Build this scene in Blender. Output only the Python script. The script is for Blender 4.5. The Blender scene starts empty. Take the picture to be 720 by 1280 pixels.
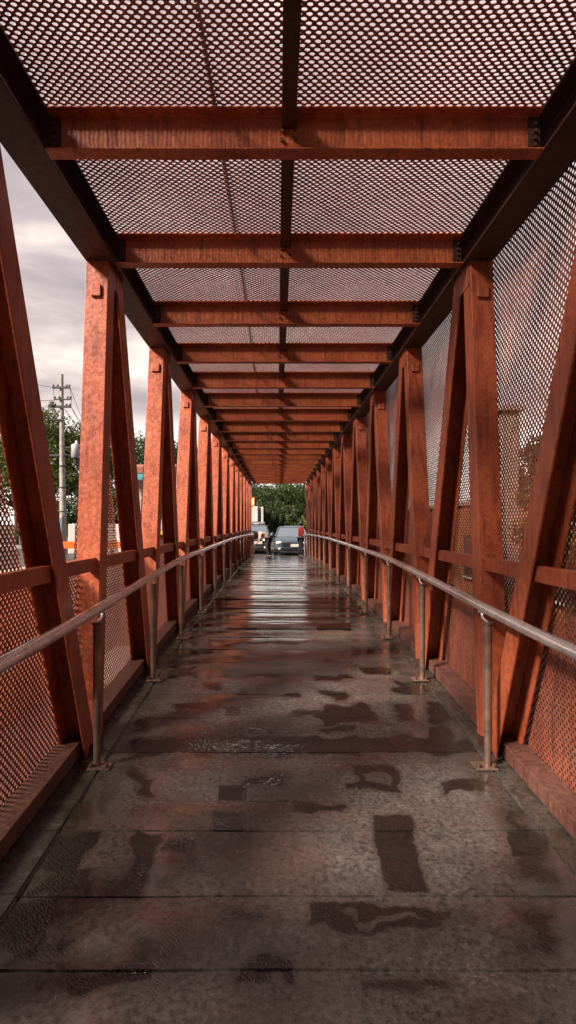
import bpy, bmesh, math, random
import numpy as np
from mathutils import Vector, Matrix, Euler
R = math.radians
rnd = random.Random(7)
rng = np.random.default_rng(11)
scene = bpy.context.scene
col = scene.collection
E = 2.6                       # eye height above the low ground
F = 720.0                     # focal length in pixels of the 720 wide photo

# ------------------------------------------------------------------ helpers
def tag(o, label=None, cat=None, group=None, kind=None):
    if label: o['label'] = label
    if cat: o['category'] = cat
    if group: o['group'] = group
    if kind: o['kind'] = kind
    return o

def empty(name, loc=(0, 0, 0), rz=0.0):
    o = bpy.data.objects.new(name, None)
    col.objects.link(o)
    o.location = loc
    o.rotation_euler = (0, 0, rz)
    o.empty_display_size = 0.2
    return o

class MB:
    def __init__(s):
        s.v = []; s.f = []; s.sm = []
    def add(s, verts, faces, smooth=False):
        n = len(s.v)
        s.v += [tuple(p) for p in verts]
        s.f += [tuple(i + n for i in f) for f in faces]
        s.sm += [smooth] * len(faces)
        return s
    def box(s, c, size, rot=None):
        hx, hy, hz = size[0] / 2, size[1] / 2, size[2] / 2
        vs = [Vector((x, y, z)) for z in (-hz, hz) for y in (-hy, hy) for x in (-hx, hx)]
        if rot is not None:
            m = Euler(rot).to_matrix()
            vs = [m @ v for v in vs]
        c = Vector(c)
        return s.add([v + c for v in vs], [(0, 2, 3, 1), (4, 5, 7, 6), (0, 1, 5, 4), (2, 6, 7, 3), (0, 4, 6, 2), (1, 3, 7, 5)])
    def lohi(s, lo, hi):
        return s.box([(a + b) / 2 for a, b in zip(lo, hi)], [abs(b - a) for a, b in zip(lo, hi)])
    def prism(s, p0, p1, sec, u=(1, 0, 0)):
        p0, p1 = Vector(p0), Vector(p1)
        d = (p1 - p0).normalized()
        u = Vector(u); u = (u - d * u.dot(d)).normalized()
        w = u.cross(d)
        if w.z < 0 or (abs(w.z) < 1e-6 and w.y < 0): w = -w
        n = len(sec)
        vs = [p0 + u * a + w * b for a, b in sec] + [p1 + u * a + w * b for a, b in sec]
        fs = [(i, (i + 1) % n, (i + 1) % n + n, i + n) for i in range(n)]
        fs += [tuple(range(n - 1, -1, -1)), tuple(range(n, 2 * n))]
        return s.add(vs, fs)
    def tube(s, pts, rad, n=12, cap=True):
        pts = [Vector(p) for p in pts]
        if not hasattr(rad, '__len__'): rad = [rad] * len(pts)
        rings = []; prev = None
        for i, p in enumerate(pts):
            a = pts[max(i - 1, 0)]; b = pts[min(i + 1, len(pts) - 1)]
            d = (b - a).normalized()
            if prev is None:
                ref = Vector((0, 0, 1)) if abs(d.z) < 0.9 else Vector((1, 0, 0))
                u = d.cross(ref).normalized()
            else:
                u = (prev - d * prev.dot(d)).normalized()
            prev = u
            w = d.cross(u)
            rings.append([p + (u * math.cos(t) + w * math.sin(t)) * rad[i] for t in [2 * math.pi * k / n for k in range(n)]])
        vs = [q for r in rings for q in r]
        fs = []
        for i in range(len(pts) - 1):
            for k in range(n):
                fs.append((i * n + k, i * n + (k + 1) % n, (i + 1) * n + (k + 1) % n, (i + 1) * n + k))
        s.add(vs, fs, True)
        if cap:
            m = (len(pts) - 1) * n
            s.add(rings[0], [tuple(range(n - 1, -1, -1))]); s.add(rings[-1], [tuple(range(n))])
        return s
    def ball(s, c, r, n=10, m=7, sc=(1, 1, 1)):
        vs = []; fs = []
        for j in range(m + 1):
            ph = math.pi * j / m
            for i in range(n):
                t = 2 * math.pi * i / n
                vs.append((c[0] + r * sc[0] * math.sin(ph) * math.cos(t), c[1] + r * sc[1] * math.sin(ph) * math.sin(t), c[2] + r * sc[2] * math.cos(ph)))
        for j in range(m):
            for i in range(n):
                fs.append((j * n + i, (j + 1) * n + i, (j + 1) * n + (i + 1) % n, j * n + (i + 1) % n))
        return s.add(vs, fs, True)
    def mesh(s, name, mat=None):
        me = bpy.data.meshes.new(name)
        me.from_pydata(s.v, [], s.f)
        me.polygons.foreach_set('use_smooth', s.sm)
        if mat: me.materials.append(mat)
        bm = bmesh.new(); bm.from_mesh(me)
        bmesh.ops.recalc_face_normals(bm, faces=bm.faces)
        bm.to_mesh(me); bm.free()
        me.update()
        return me
    def build(s, name, mat=None, parent=None, bevel=0, seg=2):
        o = bpy.data.objects.new(name, s.mesh(name, mat))
        col.objects.link(o)
        if parent is not None: o.parent = parent
        if bevel:
            b = o.modifiers.new('bevel', 'BEVEL'); b.width = bevel; b.segments = seg
            b.limit_method = 'ANGLE'; b.angle_limit = R(35)
        return o

def link(name, me, parent=None, loc=(0, 0, 0)):
    o = bpy.data.objects.new(name, me); col.objects.link(o)
    if parent is not None: o.parent = parent
    o.location = loc
    return o

def fastmesh(name, v, f, mat=None, smooth=False):
    """v (n,3) float, f (m,4) int"""
    me = bpy.data.meshes.new(name)
    me.vertices.add(len(v)); me.vertices.foreach_set('co', np.asarray(v, np.float32).ravel())
    k = f.shape[1]
    me.loops.add(f.size); me.loops.foreach_set('vertex_index', f.astype(np.int32).ravel())
    me.polygons.add(len(f)); me.polygons.foreach_set('loop_start', np.arange(0, f.size, k, dtype=np.int32))
    me.polygons.foreach_set('use_smooth', np.full(len(f), smooth))
    if mat: me.materials.append(mat)
    me.update(calc_edges=True); me.validate()
    return me

# ------------------------------------------------------------------ materials
def nmat(name):
    m = bpy.data.materials.new(name); m.use_nodes = True
    nt = m.node_tree; b = nt.nodes['Principled BSDF']
    return m, nt, b
def N(nt, t, **kw):
    n = nt.nodes.new(t)
    for k, v in kw.items(): setattr(n, k, v)
    return n
def noise(nt, vec, scale, detail=4, rough=0.55, dist=0.0):
    n = N(nt, 'ShaderNodeTexNoise'); n.inputs['Scale'].default_value = scale
    n.inputs['Detail'].default_value = detail; n.inputs['Roughness'].default_value = rough
    n.inputs['Distortion'].default_value = dist
    if vec is not None: nt.links.new(vec, n.inputs['Vector'])
    return n.outputs['Fac']
def ramp(nt, fac, stops):
    r = N(nt, 'ShaderNodeValToRGB'); el = r.color_ramp.elements
    while len(el) < len(stops): el.new(0.5)
    for e, (p, c) in zip(el, stops):
        e.position = p; e.color = (c if len(c) == 4 else (*c, 1)) if hasattr(c, '__len__') else (c, c, c, 1)
    nt.links.new(fac, r.inputs['Fac'])
    return r.outputs['Color']
def mixc(nt, fac, a, b, mode='MIX'):
    m = N(nt, 'ShaderNodeMix', data_type='RGBA', blend_type=mode)
    for s, v in ((0, fac), (6, a), (7, b)):
        if hasattr(v, 'is_linked') or hasattr(v, 'links'): nt.links.new(v, m.inputs[s])
        else: m.inputs[s].default_value = v if s == 0 else (*v, 1)
    return m.outputs[2]
def mth(nt, op, a, b=None, c=None, clamp=False):
    m = N(nt, 'ShaderNodeMath', operation=op, use_clamp=clamp)
    for i, v in enumerate((a, b, c)):
        if v is None: continue
        if hasattr(v, 'links'): nt.links.new(v, m.inputs[i])
        else: m.inputs[i].default_value = v
    return m.outputs[0]
def bump(nt, b, h, strength=0.3, dist=0.01):
    n = N(nt, 'ShaderNodeBump'); n.inputs['Strength'].default_value = strength; n.inputs['Distance'].default_value = dist
    nt.links.new(h, n.inputs['Height']); nt.links.new(n.outputs['Normal'], b.inputs['Normal'])
    return n
def coords(nt, kind='Object', scale=(1, 1, 1)):
    if kind == 'World':
        src = N(nt, 'ShaderNodeNewGeometry').outputs['Position']
    else:
        src = N(nt, 'ShaderNodeTexCoord').outputs[kind]
    mp = N(nt, 'ShaderNodeMapping'); mp.inputs['Scale'].default_value = scale
    nt.links.new(src, mp.inputs['Vector'])
    return mp.outputs['Vector']
def simple(name, colr, rough=0.6, metal=0.0, var=0.25, scale=6.0, bmp=0.15, spec=0.5):
    m, nt, b = nmat(name)
    v = coords(nt, 'World')
    f = noise(nt, v, scale, 5, 0.6)
    lo = tuple(c * (1 - var) for c in colr); hi = tuple(min(1, c * (1 + var)) for c in colr)
    nt.links.new(ramp(nt, f, [(0.3, lo), (0.7, hi)]), b.inputs['Base Color'])
    b.inputs['Roughness'].default_value = rough; b.inputs['Metallic'].default_value = metal
    b.inputs['Specular IOR Level'].default_value = spec
    if bmp: bump(nt, b, noise(nt, v, scale * 8, 3), bmp, 0.004)
    return m

def paint(name, base, dark, wear=0.5, rough=0.42, ripples=False):
    """old red oxide paint: blotches, chips, drips, brush ripples"""
    m, nt, b = nmat(name)
    v = coords(nt, 'World')
    big = noise(nt, v, 2.2, 5, 0.62)
    fine = noise(nt, v, 38, 5, 0.7)
    streak = noise(nt, coords(nt, 'World', (9, 9, 1.1)), 2.4, 4, 0.6)
    c = ramp(nt, big, [(0.28, dark), (0.5, base), (0.75, (min(1, base[0] * 1.18), base[1] * 1.45, base[2] * 1.5))])
    c = mixc(nt, mth(nt, 'MULTIPLY', ramp(nt, streak, [(0.50, 0.0), (0.66, 1.0)]), 0.55), c, tuple(x * 0.38 for x in dark))
    fade = noise(nt, coords(nt, 'World', (14, 14, 1.6)), 1.7, 3, 0.6)
    c = mixc(nt, mth(nt, 'MULTIPLY', ramp(nt, fade, [(0.54, 0.0), (0.70, 1.0)]), 0.4), c, (min(1, base[0] * 1.2), base[1] * 1.5, base[2] * 1.6))
    c = mixc(nt, mth(nt, 'MULTIPLY', ramp(nt, fine, [(0.40, 1.0), (0.56, 0.0)]), 0.4), c, tuple(x * 0.45 for x in dark))
    chip = noise(nt, v, 15, 6, 0.8)
    cm = ramp(nt, chip, [(0.62, 0.0), (0.645, 1.0)])
    c = mixc(nt, mth(nt, 'MULTIPLY', cm, wear * .8), c, (0.10, 0.050, 0.030))
    cm2 = ramp(nt, noise(nt, coords(nt, 'World', (1, 1, .35)), 21, 5, 0.75), [(0.655, 0.0), (0.67, 1.0)])
    c = mixc(nt, mth(nt, 'MULTIPLY', cm2, wear * .6), c, (0.34, 0.19, 0.13))
    nt.links.new(c, b.inputs['Base Color'])
    nt.links.new(ramp(nt, fine, [(0.3, rough - 0.1), (0.7, rough + 0.2)]), b.inputs['Roughness'])
    h = mth(nt, 'ADD', mth(nt, 'MULTIPLY', fine, 0.5), mth(nt, 'MULTIPLY', cm, -0.6))
    h = mth(nt, 'ADD', h, mth(nt, 'MULTIPLY', noise(nt, v, 9, 3), 1.2))
    if ripples:
        w = N(nt, 'ShaderNodeTexWave', wave_type='BANDS', bands_direction='X'); w.inputs['Scale'].default_value = 14
        w.inputs['Distortion'].default_value = 2.5; w.inputs['Detail'].default_value = 2; w.inputs['Detail Scale'].default_value = 1.2
        nt.links.new(v, w.inputs['Vector'])
        h = mth(nt, 'ADD', h, mth(nt, 'MULTIPLY', w.outputs['Fac'], 0.2))
    bump(nt, b, h, 0.55, 0.006)
    return m

RED = (0.41, 0.092, 0.038); RDK = (0.25, 0.048, 0.020)
M_member = paint('red_oxide_paint', RED, RDK, 0.8, 0.36)
M_beam = paint('red_oxide_beam', (0.46, 0.115, 0.042), (0.29, 0.066, 0.025), 0.25, 0.38, True)
M_chord = paint('shaded_oxide_chord', (0.06, 0.022, 0.016), (0.03, 0.012, 0.009), 0.4, 0.5)  # oxide paint darkened: the chord's shade is painted into its colour
M_low = paint('worn_oxide', (0.13, 0.050, 0.035), (0.075, 0.03, 0.021), 1.0, 0.5)
M_mesh = paint('mesh_oxide', (0.27, 0.075, 0.042), (0.17, 0.045, 0.027), 0.3, 0.5)
M_roofmesh = paint('roof_mesh_oxide', (0.36, 0.14, 0.13), (0.22, 0.085, 0.08), 0.3, 0.5)

def steel():
    m, nt, b = nmat('stainless_steel')
    v = coords(nt, 'World', (30, 1.2, 30))
    f = noise(nt, v, 6, 5, 0.7)
    s = noise(nt, coords(nt, 'World'), 7, 4, 0.6)
    nt.links.new(mixc(nt, ramp(nt, s, [(0.42, 0.0), (0.7, 1.0)]), (0.90, 0.895, 0.89), (0.66, 0.62, 0.60)), b.inputs['Base Color'])
    b.inputs['Metallic'].default_value = 0.8
    nt.links.new(ramp(nt, f, [(0.3, 0.12), (0.7, 0.24)]), b.inputs['Roughness'])
    bump(nt, b, mth(nt, 'ADD', f, mth(nt, 'MULTIPLY', s, 0.6)), 0.07, 0.003)
    return m
M_steel = steel()
M_post = simple('stained_steel_post', (0.23, 0.155, 0.12), 0.38, 0.55, 0.45, 9, 0.2)
M_bolt = simple('rusty_bolt', (0.12, 0.07, 0.05), 0.55, 0.4, 0.5, 60, 0.2)

# ------------------------------------------------------------------ bridge profile
FD = [-9, -3, 0, 1.9, 3.4, 4.87, 6.35, 8, 10, 15, 18, 22, 26.7]
FZ = [-1.8, -1.66, -1.57, -1.507, -1.436, -1.34, -1.268, -1.237, -1.212, -1.2, -1.23, -1.335, -1.50]
RD = [-9, -3, 0, 2.3, 3.2, 4.7, 6.5, 10, 14, 18, 23, 25.6]
RZ = [-0.85, -0.68, -0.565, -0.508, -0.485, -0.415, -0.350, -0.330, -0.320, -0.34, -0.39, -0.44]
def zf(d): return E + float(np.interp(d, FD, FZ))
def smooth_interp(x, X, Z):
    return float(np.mean([np.interp(x + q, X, Z) for q in (-.5, -.3, -.1, .1, .3, .5)]))
def zr(d): return E + smooth_interp(d, RD, RZ)
Y0, Y1 = -8.2, 26.6
TOP = [-7.8, -5.8, -3.83, -1.85, 0.12, 2.1, 4.1, 6.05, 8.0, 9.87, 11.75, 13.65, 15.55, 17.4, 19.25, 21.1, 22.95, 24.8, 26.5]
BOT = [-5.8, -3.9, -2.0, -0.05, 1.78, 3.6, 5.3, 6.98, 8.8, 10.7, 12.6, 14.5, 16.42, 18.3, 20.15, 22.0, 23.85, 25.65]
bridge = empty('footbridge', (0, 0, 0))
tag(bridge, 'rust red steel truss footbridge roofed and walled with perforated metal, running away to the trees', 'footbridge')

SIDE = {-1: dict(xc=-1.238, out=-1.316, inn=-1.12, mesh=-1.345, low=-1.20), 1: dict(xc=1.406, out=1.484, inn=1.29, mesh=1.515, low=1.37)}
CHAN = lambda w=.0775, h=.16, t=.014: [(-w, -h/2), (-w, h/2), (w, h/2), (w, -h/2), (w-t, -h/2), (w-t, h/2-t), (-w+t, h/2-t), (-w+t, -h/2)]
def ISEC(w, h, t=.014, tw=.012):
    return [(-w/2, -h/2), (w/2, -h/2), (w/2, -h/2+t), (tw/2, -h/2+t), (tw/2, h/2-t), (w/2, h/2-t), (w/2, h/2), (-w/2, h/2), (-w/2, h/2-t), (-tw/2, h/2-t), (-tw/2, -h/2+t), (-w/2, -h/2+t)]
ZT = E + 1.81
for s in (-1, 1):
    S = SIDE[s]
    w = abs(S['out'] - S['inn'])
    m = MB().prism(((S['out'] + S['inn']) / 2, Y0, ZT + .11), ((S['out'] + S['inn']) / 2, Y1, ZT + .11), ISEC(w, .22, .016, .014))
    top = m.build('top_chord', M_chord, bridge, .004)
    tag(top, 'dark brown left top chord' if s < 0 else 'dark brown right top chord')
    # diagonals
    for k, T in enumerate(TOP):
        for kind in ('B', 'A'):
            if kind == 'B':
                if k == 0: continue
                yb = BOT[k - 1] + .15; yt = T - .055
            else:
                if k >= len(BOT): continue
                yb = BOT[k] - .02; yt = T + .125
            zb = zf(yb) - (-.03)
            mb = MB().prism((S['xc'], yt, ZT + .03), (S['xc'], yb, zb), CHAN())
            # batten strips closing the open side of the channel
            d = MB()
            o = mb.build('diagonal', M_member, bridge, .004)
            p0 = Vector((S['xc'], yt, ZT + .03)); p1 = Vector((S['xc'], yb, zb)); dr = (p1 - p0).normalized()
            nrm = Vector((1, 0, 0)).cross(dr); nrm = nrm if nrm.z > 0 else -nrm
            if kind == 'B' and T < 20:
                c = p0 + dr * (.27 + rnd.uniform(-.02, .02)) + nrm * .088
                q = MB(); ang = math.atan2(dr.z, dr.y)
                q.box(c, (.075 + rnd.uniform(-.01, .01), .085, .022), (ang + math.pi, 0, 0))
                q.build('cover_plate', M_member, o, .005)
    # gusset plate pair at each top node, lacing gap between
    for T in TOP[1:]:
        q = MB()
        q.lohi((S['xc'] - .082, T - .12, ZT - .16), (S['xc'] - .070, T + .19, ZT + .01))
        q.lohi((S['xc'] + .068, T - .05, ZT - .13), (S['xc'] + .074, T + .12, ZT + .01))
        q.build('gusset_plate', M_member, bridge, .003)
    # bottom chord segments
    nodes = [Y0] + BOT + [Y1]
    for a, b in zip(nodes[:-1], nodes[1:]):
        lo = S['low']; hw = .066; xc = lo + s * hw
        za, zb = zf(a) + .055, zf(b) + .055
        m = MB().prism((xc, a + .015, za), (xc, b - .03, zb), [(-hw, -.045), (hw, -.045), (hw, .045), (-hw, .045)])
        # lower lip set back: shadow gap
        m.prism((xc + s * .02, a + .015, za - .08), (xc + s * .02, b - .03, zb - .08), [(-hw * .8, -.034), (hw * .8, -.034), (hw * .8, .034), (-hw * .8, .034)])
        m.build('bottom_chord', M_low, bridge, .005)
    for b in BOT:
        q = MB(); z = zf(b)
        q.lohi((S['low'] - s * .075, b - .03, z - .12), (S['low'] + s * .13, b + .12, z + .055))
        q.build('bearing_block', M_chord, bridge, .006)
    # mid rails
    ends = []
    def at(yt, yb, z):
        zt_, zb_ = ZT + .03, zf(yb)
        return yt + (yb - yt) * (zt_ - z) / (zt_ - zb_)
    zm = E - .262
    for k, T in enumerate(TOP):
        bB = at(T - .055, BOT[k - 1] + .15, zm) if k else None
        aA = at(T + .125, BOT[k] - .02, zm) if k < len(BOT) else None
        if bB is not None and k - 1 < len(BOT):
            ap = at(TOP[k - 1] + .125, BOT[k - 1] - .02, zm)
            ends.append((ap, bB, 'v'))
        if bB is not None and aA is not None: ends.append((bB, aA, 'a'))
    for a, b, t in ends:
        q = MB(); x0 = S['low'] - s * .012
        q.lohi((x0, a + .0, zm - .043), (x0 + s * .05, b + .0 , zm + .043))
        q.build('mid_rail', M_member, bridge, .004)

# cross beams
BE = [2.78 + 1.215 * k for k in range(-9, 20)]
xl, xr = -1.125, 1.295
bolt_me = MB()
bm_me = None
for i, y in enumerate(BE):
    if i == 0:
        mb = MB()
        mb.prism((0, 0.045, .11), (0, 0.045, .11), [])if False else None
        sec = [(-.045, -.11), (.04, -.11), (.04, -.10), (.026, -.10), (.026, .092), (.085, .092), (.085, .10), (-.045, .10), (-.045, .092), (.016, .092), (.016, -.10), (-.045, -.10)]
        mb = MB(); n = len(sec)
        vs = [(xl, a + .045, b + .11) for a, b in sec] + [(xr, a + .045, b + .11) for a, b in sec]
        fs = [(q, (q + 1) % n, (q + 1) % n + n, q + n) for q in range(n)] + [tuple(range(n - 1, -1, -1)), tuple(range(n, 2 * n))]
        mb.add(vs, fs)
        bm_me = mb.mesh('cross_beam', M_beam)
        bolt_me = MB().tube([(0, .063, 0), (0, .046, 0)], .009, 8).mesh('bolt', M_bolt)
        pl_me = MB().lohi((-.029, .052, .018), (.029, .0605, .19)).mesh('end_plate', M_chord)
    o = link('cross_beam', bm_me, bridge, (0, y, ZT))
    b = o.modifiers.new('bevel', 'BEVEL'); b.width = .004; b.segments = 2; b.limit_method = 'ANGLE'
    for px_ in (xl + .031, xr - .031): link('end_plate', pl_me, o, (px_, 0, 0))
    if 1 < y < 7:
        for bx, bz in ((.026, .125), (.088, .135), (.088, .085), (.026, .08)): link('bolt', bolt_me, o, (bx, 0, bz))
        for sx in (xl + .03, xr - .03):
            for bz in (.05, .085, .12, .155): link('bolt', bolt_me, o, (sx, -.008, bz))
# central stringers between beams
for i, y in enumerate(BE[:-1]):
    q = MB(); y2 = BE[i + 1]
    q.lohi((.022, y + .131, ZT + .20), (.092, y2 - .003, ZT + .216)); q.lohi((.050, y + .074, ZT + .15), (.064, y2 + .057, ZT + .20))
    q.lohi((.022, y + .074, ZT + .135), (.092, y2 + .057, ZT + .15))
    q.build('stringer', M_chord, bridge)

# ------------------------------------------------------------------ perforated sheets
HA = .0215          # half diagonal of the 45 degree pattern
HR = .0110          # hole radius
def perforated(name, cells, thick, mat, both=True, ell=(1, 1)):
    """cells: (n,2) hole centres in the sheet's own u,v plane; returns verts in (u, v, w)"""
    n = len(cells)
    outer = np.array([(HA, 0), (HA/2, HA/2), (0, HA), (-HA/2, HA/2), (-HA, 0), (-HA/2, -HA/2), (0, -HA), (HA/2, -HA/2)])
    an = np.arange(8) * math.pi / 4
    jr = HR * (1 + rng.uniform(-.07, .07, (n, 1, 1)))
    inner = np.stack([np.cos(an) * ell[0], np.sin(an) * ell[1]], 1)[None] * jr
    c = cells[:, None, :]
    top = np.concatenate([c + outer[None], c + inner], 1)        # n,16,2
    v0 = np.concatenate([top, np.zeros((n, 16, 1))], 2)
    i = np.arange(8); j = (i + 1) % 8
    f0 = np.stack([i, j, j + 8, i + 8], 1)
    if both:
        v1 = v0.copy(); v1[:, :, 2] = thick
        v = np.concatenate([v0, v1], 1)                             # n,32,3
        f1 = np.stack([j + 16, i + 16, i + 24, j + 24], 1)
        fw = np.stack([i + 8, j + 8, j + 24, i + 24], 1)
        f = np.concatenate([f0, f1, fw]); k = 32
    else:
        v = v0; f = f0; k = 16
    faces = (f[None] + (np.arange(n) * k)[:, None, None]).reshape(-1, 4)
    return v.reshape(-1, 3), faces
def lattice(u0, u1, v0, v1):
    us = np.arange(math.floor(u0 / HA), math.ceil(u1 / HA) + 1); vs = np.arange(math.floor(v0 / HA), math.ceil(v1 / HA) + 1)
    U, V = np.meshgrid(us, vs, indexing='ij')
    k = ((U + V) % 2 == 0)
    P = np.stack([U[k] * HA, V[k] * HA], 1)
    return P[(P[:, 0] >= u0) & (P[:, 0] <= u1) & (P[:, 1] >= v0) & (P[:, 1] <= v1)]

# roof: two sheets per bay
zroof = ZT + .2185
for half, (x0, x1) in enumerate(((-1.18, .055), (.06, 1.35))):
    P = lattice(x0 + HA, x1 - HA, 0, 1.215 - .001)
    # dents: the sheet sags a little
    v, f = perforated('roof_mesh', P, .003, M_roofmesh, True, (1.16, .80))
    v[:, 2] += .006 * np.sin(v[:, 0] * 5.1 + 1) * np.sin(v[:, 1] * 2.585)
    me = fastmesh('roof_mesh', v, f, M_roofmesh)
    for y in BE[:-1]:
        link('roof_mesh', me, bridge, (0, y + .045, zroof))
# lapped joint / cable lying on the roof sheet, left of the middle
q = MB(); pts = []
for t in np.linspace(-7.5, 26, 50):
    pts.append((-.36 + .05 * math.sin(t * .35) + .004 * t, t, zroof + .016))
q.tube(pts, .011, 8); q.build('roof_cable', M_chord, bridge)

# side walls
zlow, zhigh = E - 1.78, ZT + .2
P = lattice(0, 1.935 - .001, 0, zhigh - zlow)
v, f = perforated('side', P, .003, M_mesh, True, (1.0, 1.0))
v[:, 2] += .005 * np.sin(v[:, 0] * 3.247) * np.sin(v[:, 1] * 4.3 + .6) + .002 * np.sin(v[:, 0] * 9.74 + 0) * np.sin(v[:, 1] * 11)
v = v[:, [2, 0, 1]]
me_r = fastmesh('wall_mesh', v, f, M_mesh)
y = Y0
while y < Y1 - .5:
    link('wall_mesh', me_r, bridge, (SIDE[1]['mesh'], y, zlow)); y += 1.935
# left wall: full below the mid rail, triangles under each top node above it
for k in range(1, len(TOP)):
    T = TOP[k]; near = T < 12
    yb0, yb1 = BOT[k - 1], (BOT[k] if k < len(BOT) else Y1)
    P = lattice(yb0, yb1 - .001, 0, E + 1.81 - zlow)
    zz = P[:, 1] + zlow; yy = P[:, 0]
    zt_ = E + 1.8; zb_ = zf(T)
    l = yb0 + (T - yb0) * (zz - zb_) / (zt_ - zb_); r = yb1 + (T - yb1) * (zz - zb_) / (zt_ - zb_)
    keep = (zz < E - .28) | ((yy > l + .03) & (yy < r - .0))
    v, f = perforated('lw', P[keep], .003, M_mesh, True)
    v = v[:, [2, 0, 1]]
    link('wall_mesh', fastmesh('wall_mesh', v, f, M_mesh), bridge, (SIDE[-1]['mesh'], 0, zlow))

# ------------------------------------------------------------------ deck
def vnoise(x, y, seed=0):
    r = np.random.default_rng(seed); G = r.random((256, 256))
    xi = np.floor(x).astype(int); yi = np.floor(y).astype(int); fx = x - xi; fy = y - yi
    fx = fx * fx * (3 - 2 * fx); fy = fy * fy * (3 - 2 * fy)
    g = lambda a, b: G[a % 256, b % 256]
    return (g(xi, yi) * (1 - fx) + g(xi + 1, yi) * fx) * (1 - fy) + (g(xi, yi + 1) * (1 - fx) + g(xi + 1, yi + 1) * fx) * fy
def fbm(x, y, seed=0, o=4):
    s = 0; a = .5; t = 0
    for i in range(o):
        s = s + a * vnoise(x * 2 ** i, y * 2 ** i, seed + i); t += a; a *= .5
    return s / t
def floor_pt(px, py):
    d = 3.0
    for _ in range(60): d = .5 * d + .5 * (F * (E - zf(d)) / (py - 655))
    return ((px - 346.5) / F * d, d)
joints = [-8, -7.4, -6.8, -6.2, -5.6, -5.1, -4.6, -4.1, -3.6, -3.1, -2.5, -1.9, -1.45, -1.0, -.55, -.1, .35, .78, 1.2, 1.57, 1.94, 2.31, 2.75, 3.03, 3.6, 4.12, 4.62]
while joints[-1] < 26: joints.append(joints[-1] + rnd.choice((.42, .47, .5, .55)))
XB0, XB1 = -1.04, 1.26
ys = list(np.arange(Y0, 1.4, .05)) + list(np.arange(1.4, 5.2, .0125)) + list(np.arange(5.2, 10, .03)) + list(np.arange(10, Y1, .08)) + [Y1]
for j in joints: ys += [j - .006, j - .004, j + .004, j + .006]
ys = np.array(sorted(set(round(float(q), 4) for q in ys if Y0 <= q <= Y1)))
xs = list(np.arange(XB0 + .004, XB1 - .004, .0125)) + [XB1 - .004]
xs = np.array([-1.33, -1.2, -1.12, XB0 - .006, XB0 - .004] + xs + [XB1 + .004, XB1 + .006, 1.33, 1.4, 1.5])
X, Y = np.meshgrid(xs, ys, indexing='ij')
Z = np.interp(Y.ravel(), FD, FZ).reshape(Y.shape)
Z = np.mean([np.interp((Y + q).ravel(), FD, FZ).reshape(Y.shape) for q in (-.6, -.3, 0, .3, .6)], 0) + E
idx = np.searchsorted(joints, Y)
r2 = np.random.default_rng(5); tilt = r2.uniform(-.009, .006, len(joints) + 2); off = r2.uniform(-.0022, .0022, len(joints) + 2); tx = r2.uniform(-.002, .002, len(joints) + 2)
jl = np.array([Y0] + joints); jn = np.array(joints + [Y1])
mid = (jl[np.clip(idx, 0, len(jl) - 1)] + jn[np.clip(idx, 0, len(jn) - 1)]) / 2
inner = (X > XB0) & (X < XB1)
slen = np.maximum(jn[np.clip(idx, 0, len(jn) - 1)] - jl[np.clip(idx, 0, len(jl) - 1)], .2)
crown = r2.uniform(.0006, .0052, len(joints) + 2)      # worn slabs are slightly cushioned between their joints
und = (fbm(X * 1.5 + 9, Y * 3.3, 91, 3) - .5) * .011
Z = Z + np.where(inner, (Y - mid) * tilt[idx] * 4 + off[idx] + tx[idx] * X + crown[idx] * np.cos(2 * math.pi * np.clip((Y - mid) / slen, -.5, .5)) + und, .004)
for j in joints:
    Z = np.where((np.abs(Y - j) < .0045) & (X > XB0 - .01) & (X < XB1 + .01), Z - .009, Z)
Z = np.where((np.abs(X - XB0) < .0042) | (np.abs(X - XB1) < .0042), Z - .009, Z)
# wetness
W = np.zeros(X.shape)
wx = X + .11 * (fbm(X * 6, Y * 6, 3, 5) - .5) * 2; wy = Y + .11 * (fbm(X * 6, Y * 6, 13, 5) - .5) * 2
def quad(p, soft=.03, amt=1.0, warp=1.0):
    """p: image corner points read off the photo, laid on the floor"""
    global W
    q = [floor_pt(*a) for a in p]
    ux = X * (1 - warp) + wx * warp; uy = Y * (1 - warp) + wy * warp
    dmin = np.full(X.shape, 1e9)
    area = sum(q[i][0] * q[(i + 1) % len(q)][1] - q[(i + 1) % len(q)][0] * q[i][1] for i in range(len(q)))
    sg = 1 if area > 0 else -1
    for i in range(len(q)):
        a, b = q[i], q[(i + 1) % len(q)]
        L = math.hypot(b[0] - a[0], b[1] - a[1])
        dd = sg * ((b[0] - a[0]) * (uy - a[1]) - (b[1] - a[1]) * (ux - a[0])) / L
        dmin = np.minimum(dmin, dd)
    W = np.maximum(W, np.clip(.5 + dmin / (soft if warp < .5 else soft * 2.2), 0, 1) * amt)
def rect(x0, y0, x1, y1, **k): quad([(x0, y0), (x1, y0), (x1, y1), (x0, y1)], **k)
rect(274, 982, 308, 998, soft=.01, warp=.12, amt=1.2); rect(266, 1014, 305, 1039, soft=.01, warp=.12, amt=1.2)
quad([(172, 1040), (207, 1040), (178, 1121), (130, 1121)], soft=.05)
quad([(62, 1043), (118, 1043), (95, 1090), (45, 1085)], soft=.02, warp=.5)
quad([(80, 1085), (125, 1080), (110, 1121), (20, 1121)], soft=.06)
quad([(0, 1130), (55, 1130), (35, 1205), (0, 1205)], soft=.06)
quad([(55, 1170), (110, 1165), (100, 1195), (55, 1200)], soft=.07, amt=.85)
quad([(165, 958), (190, 960), (192, 1000), (160, 1000)], soft=.06, amt=.9)
quad([(185, 1127), (250, 1127), (235, 1279), (165, 1279)], soft=.12, amt=.62)
quad([(462, 1020), (513, 1022), (545, 1114), (487, 1114)], soft=.035, warp=.5)
quad([(447, 958), (483, 958), (495, 994), (455, 994)], soft=.03)
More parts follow.
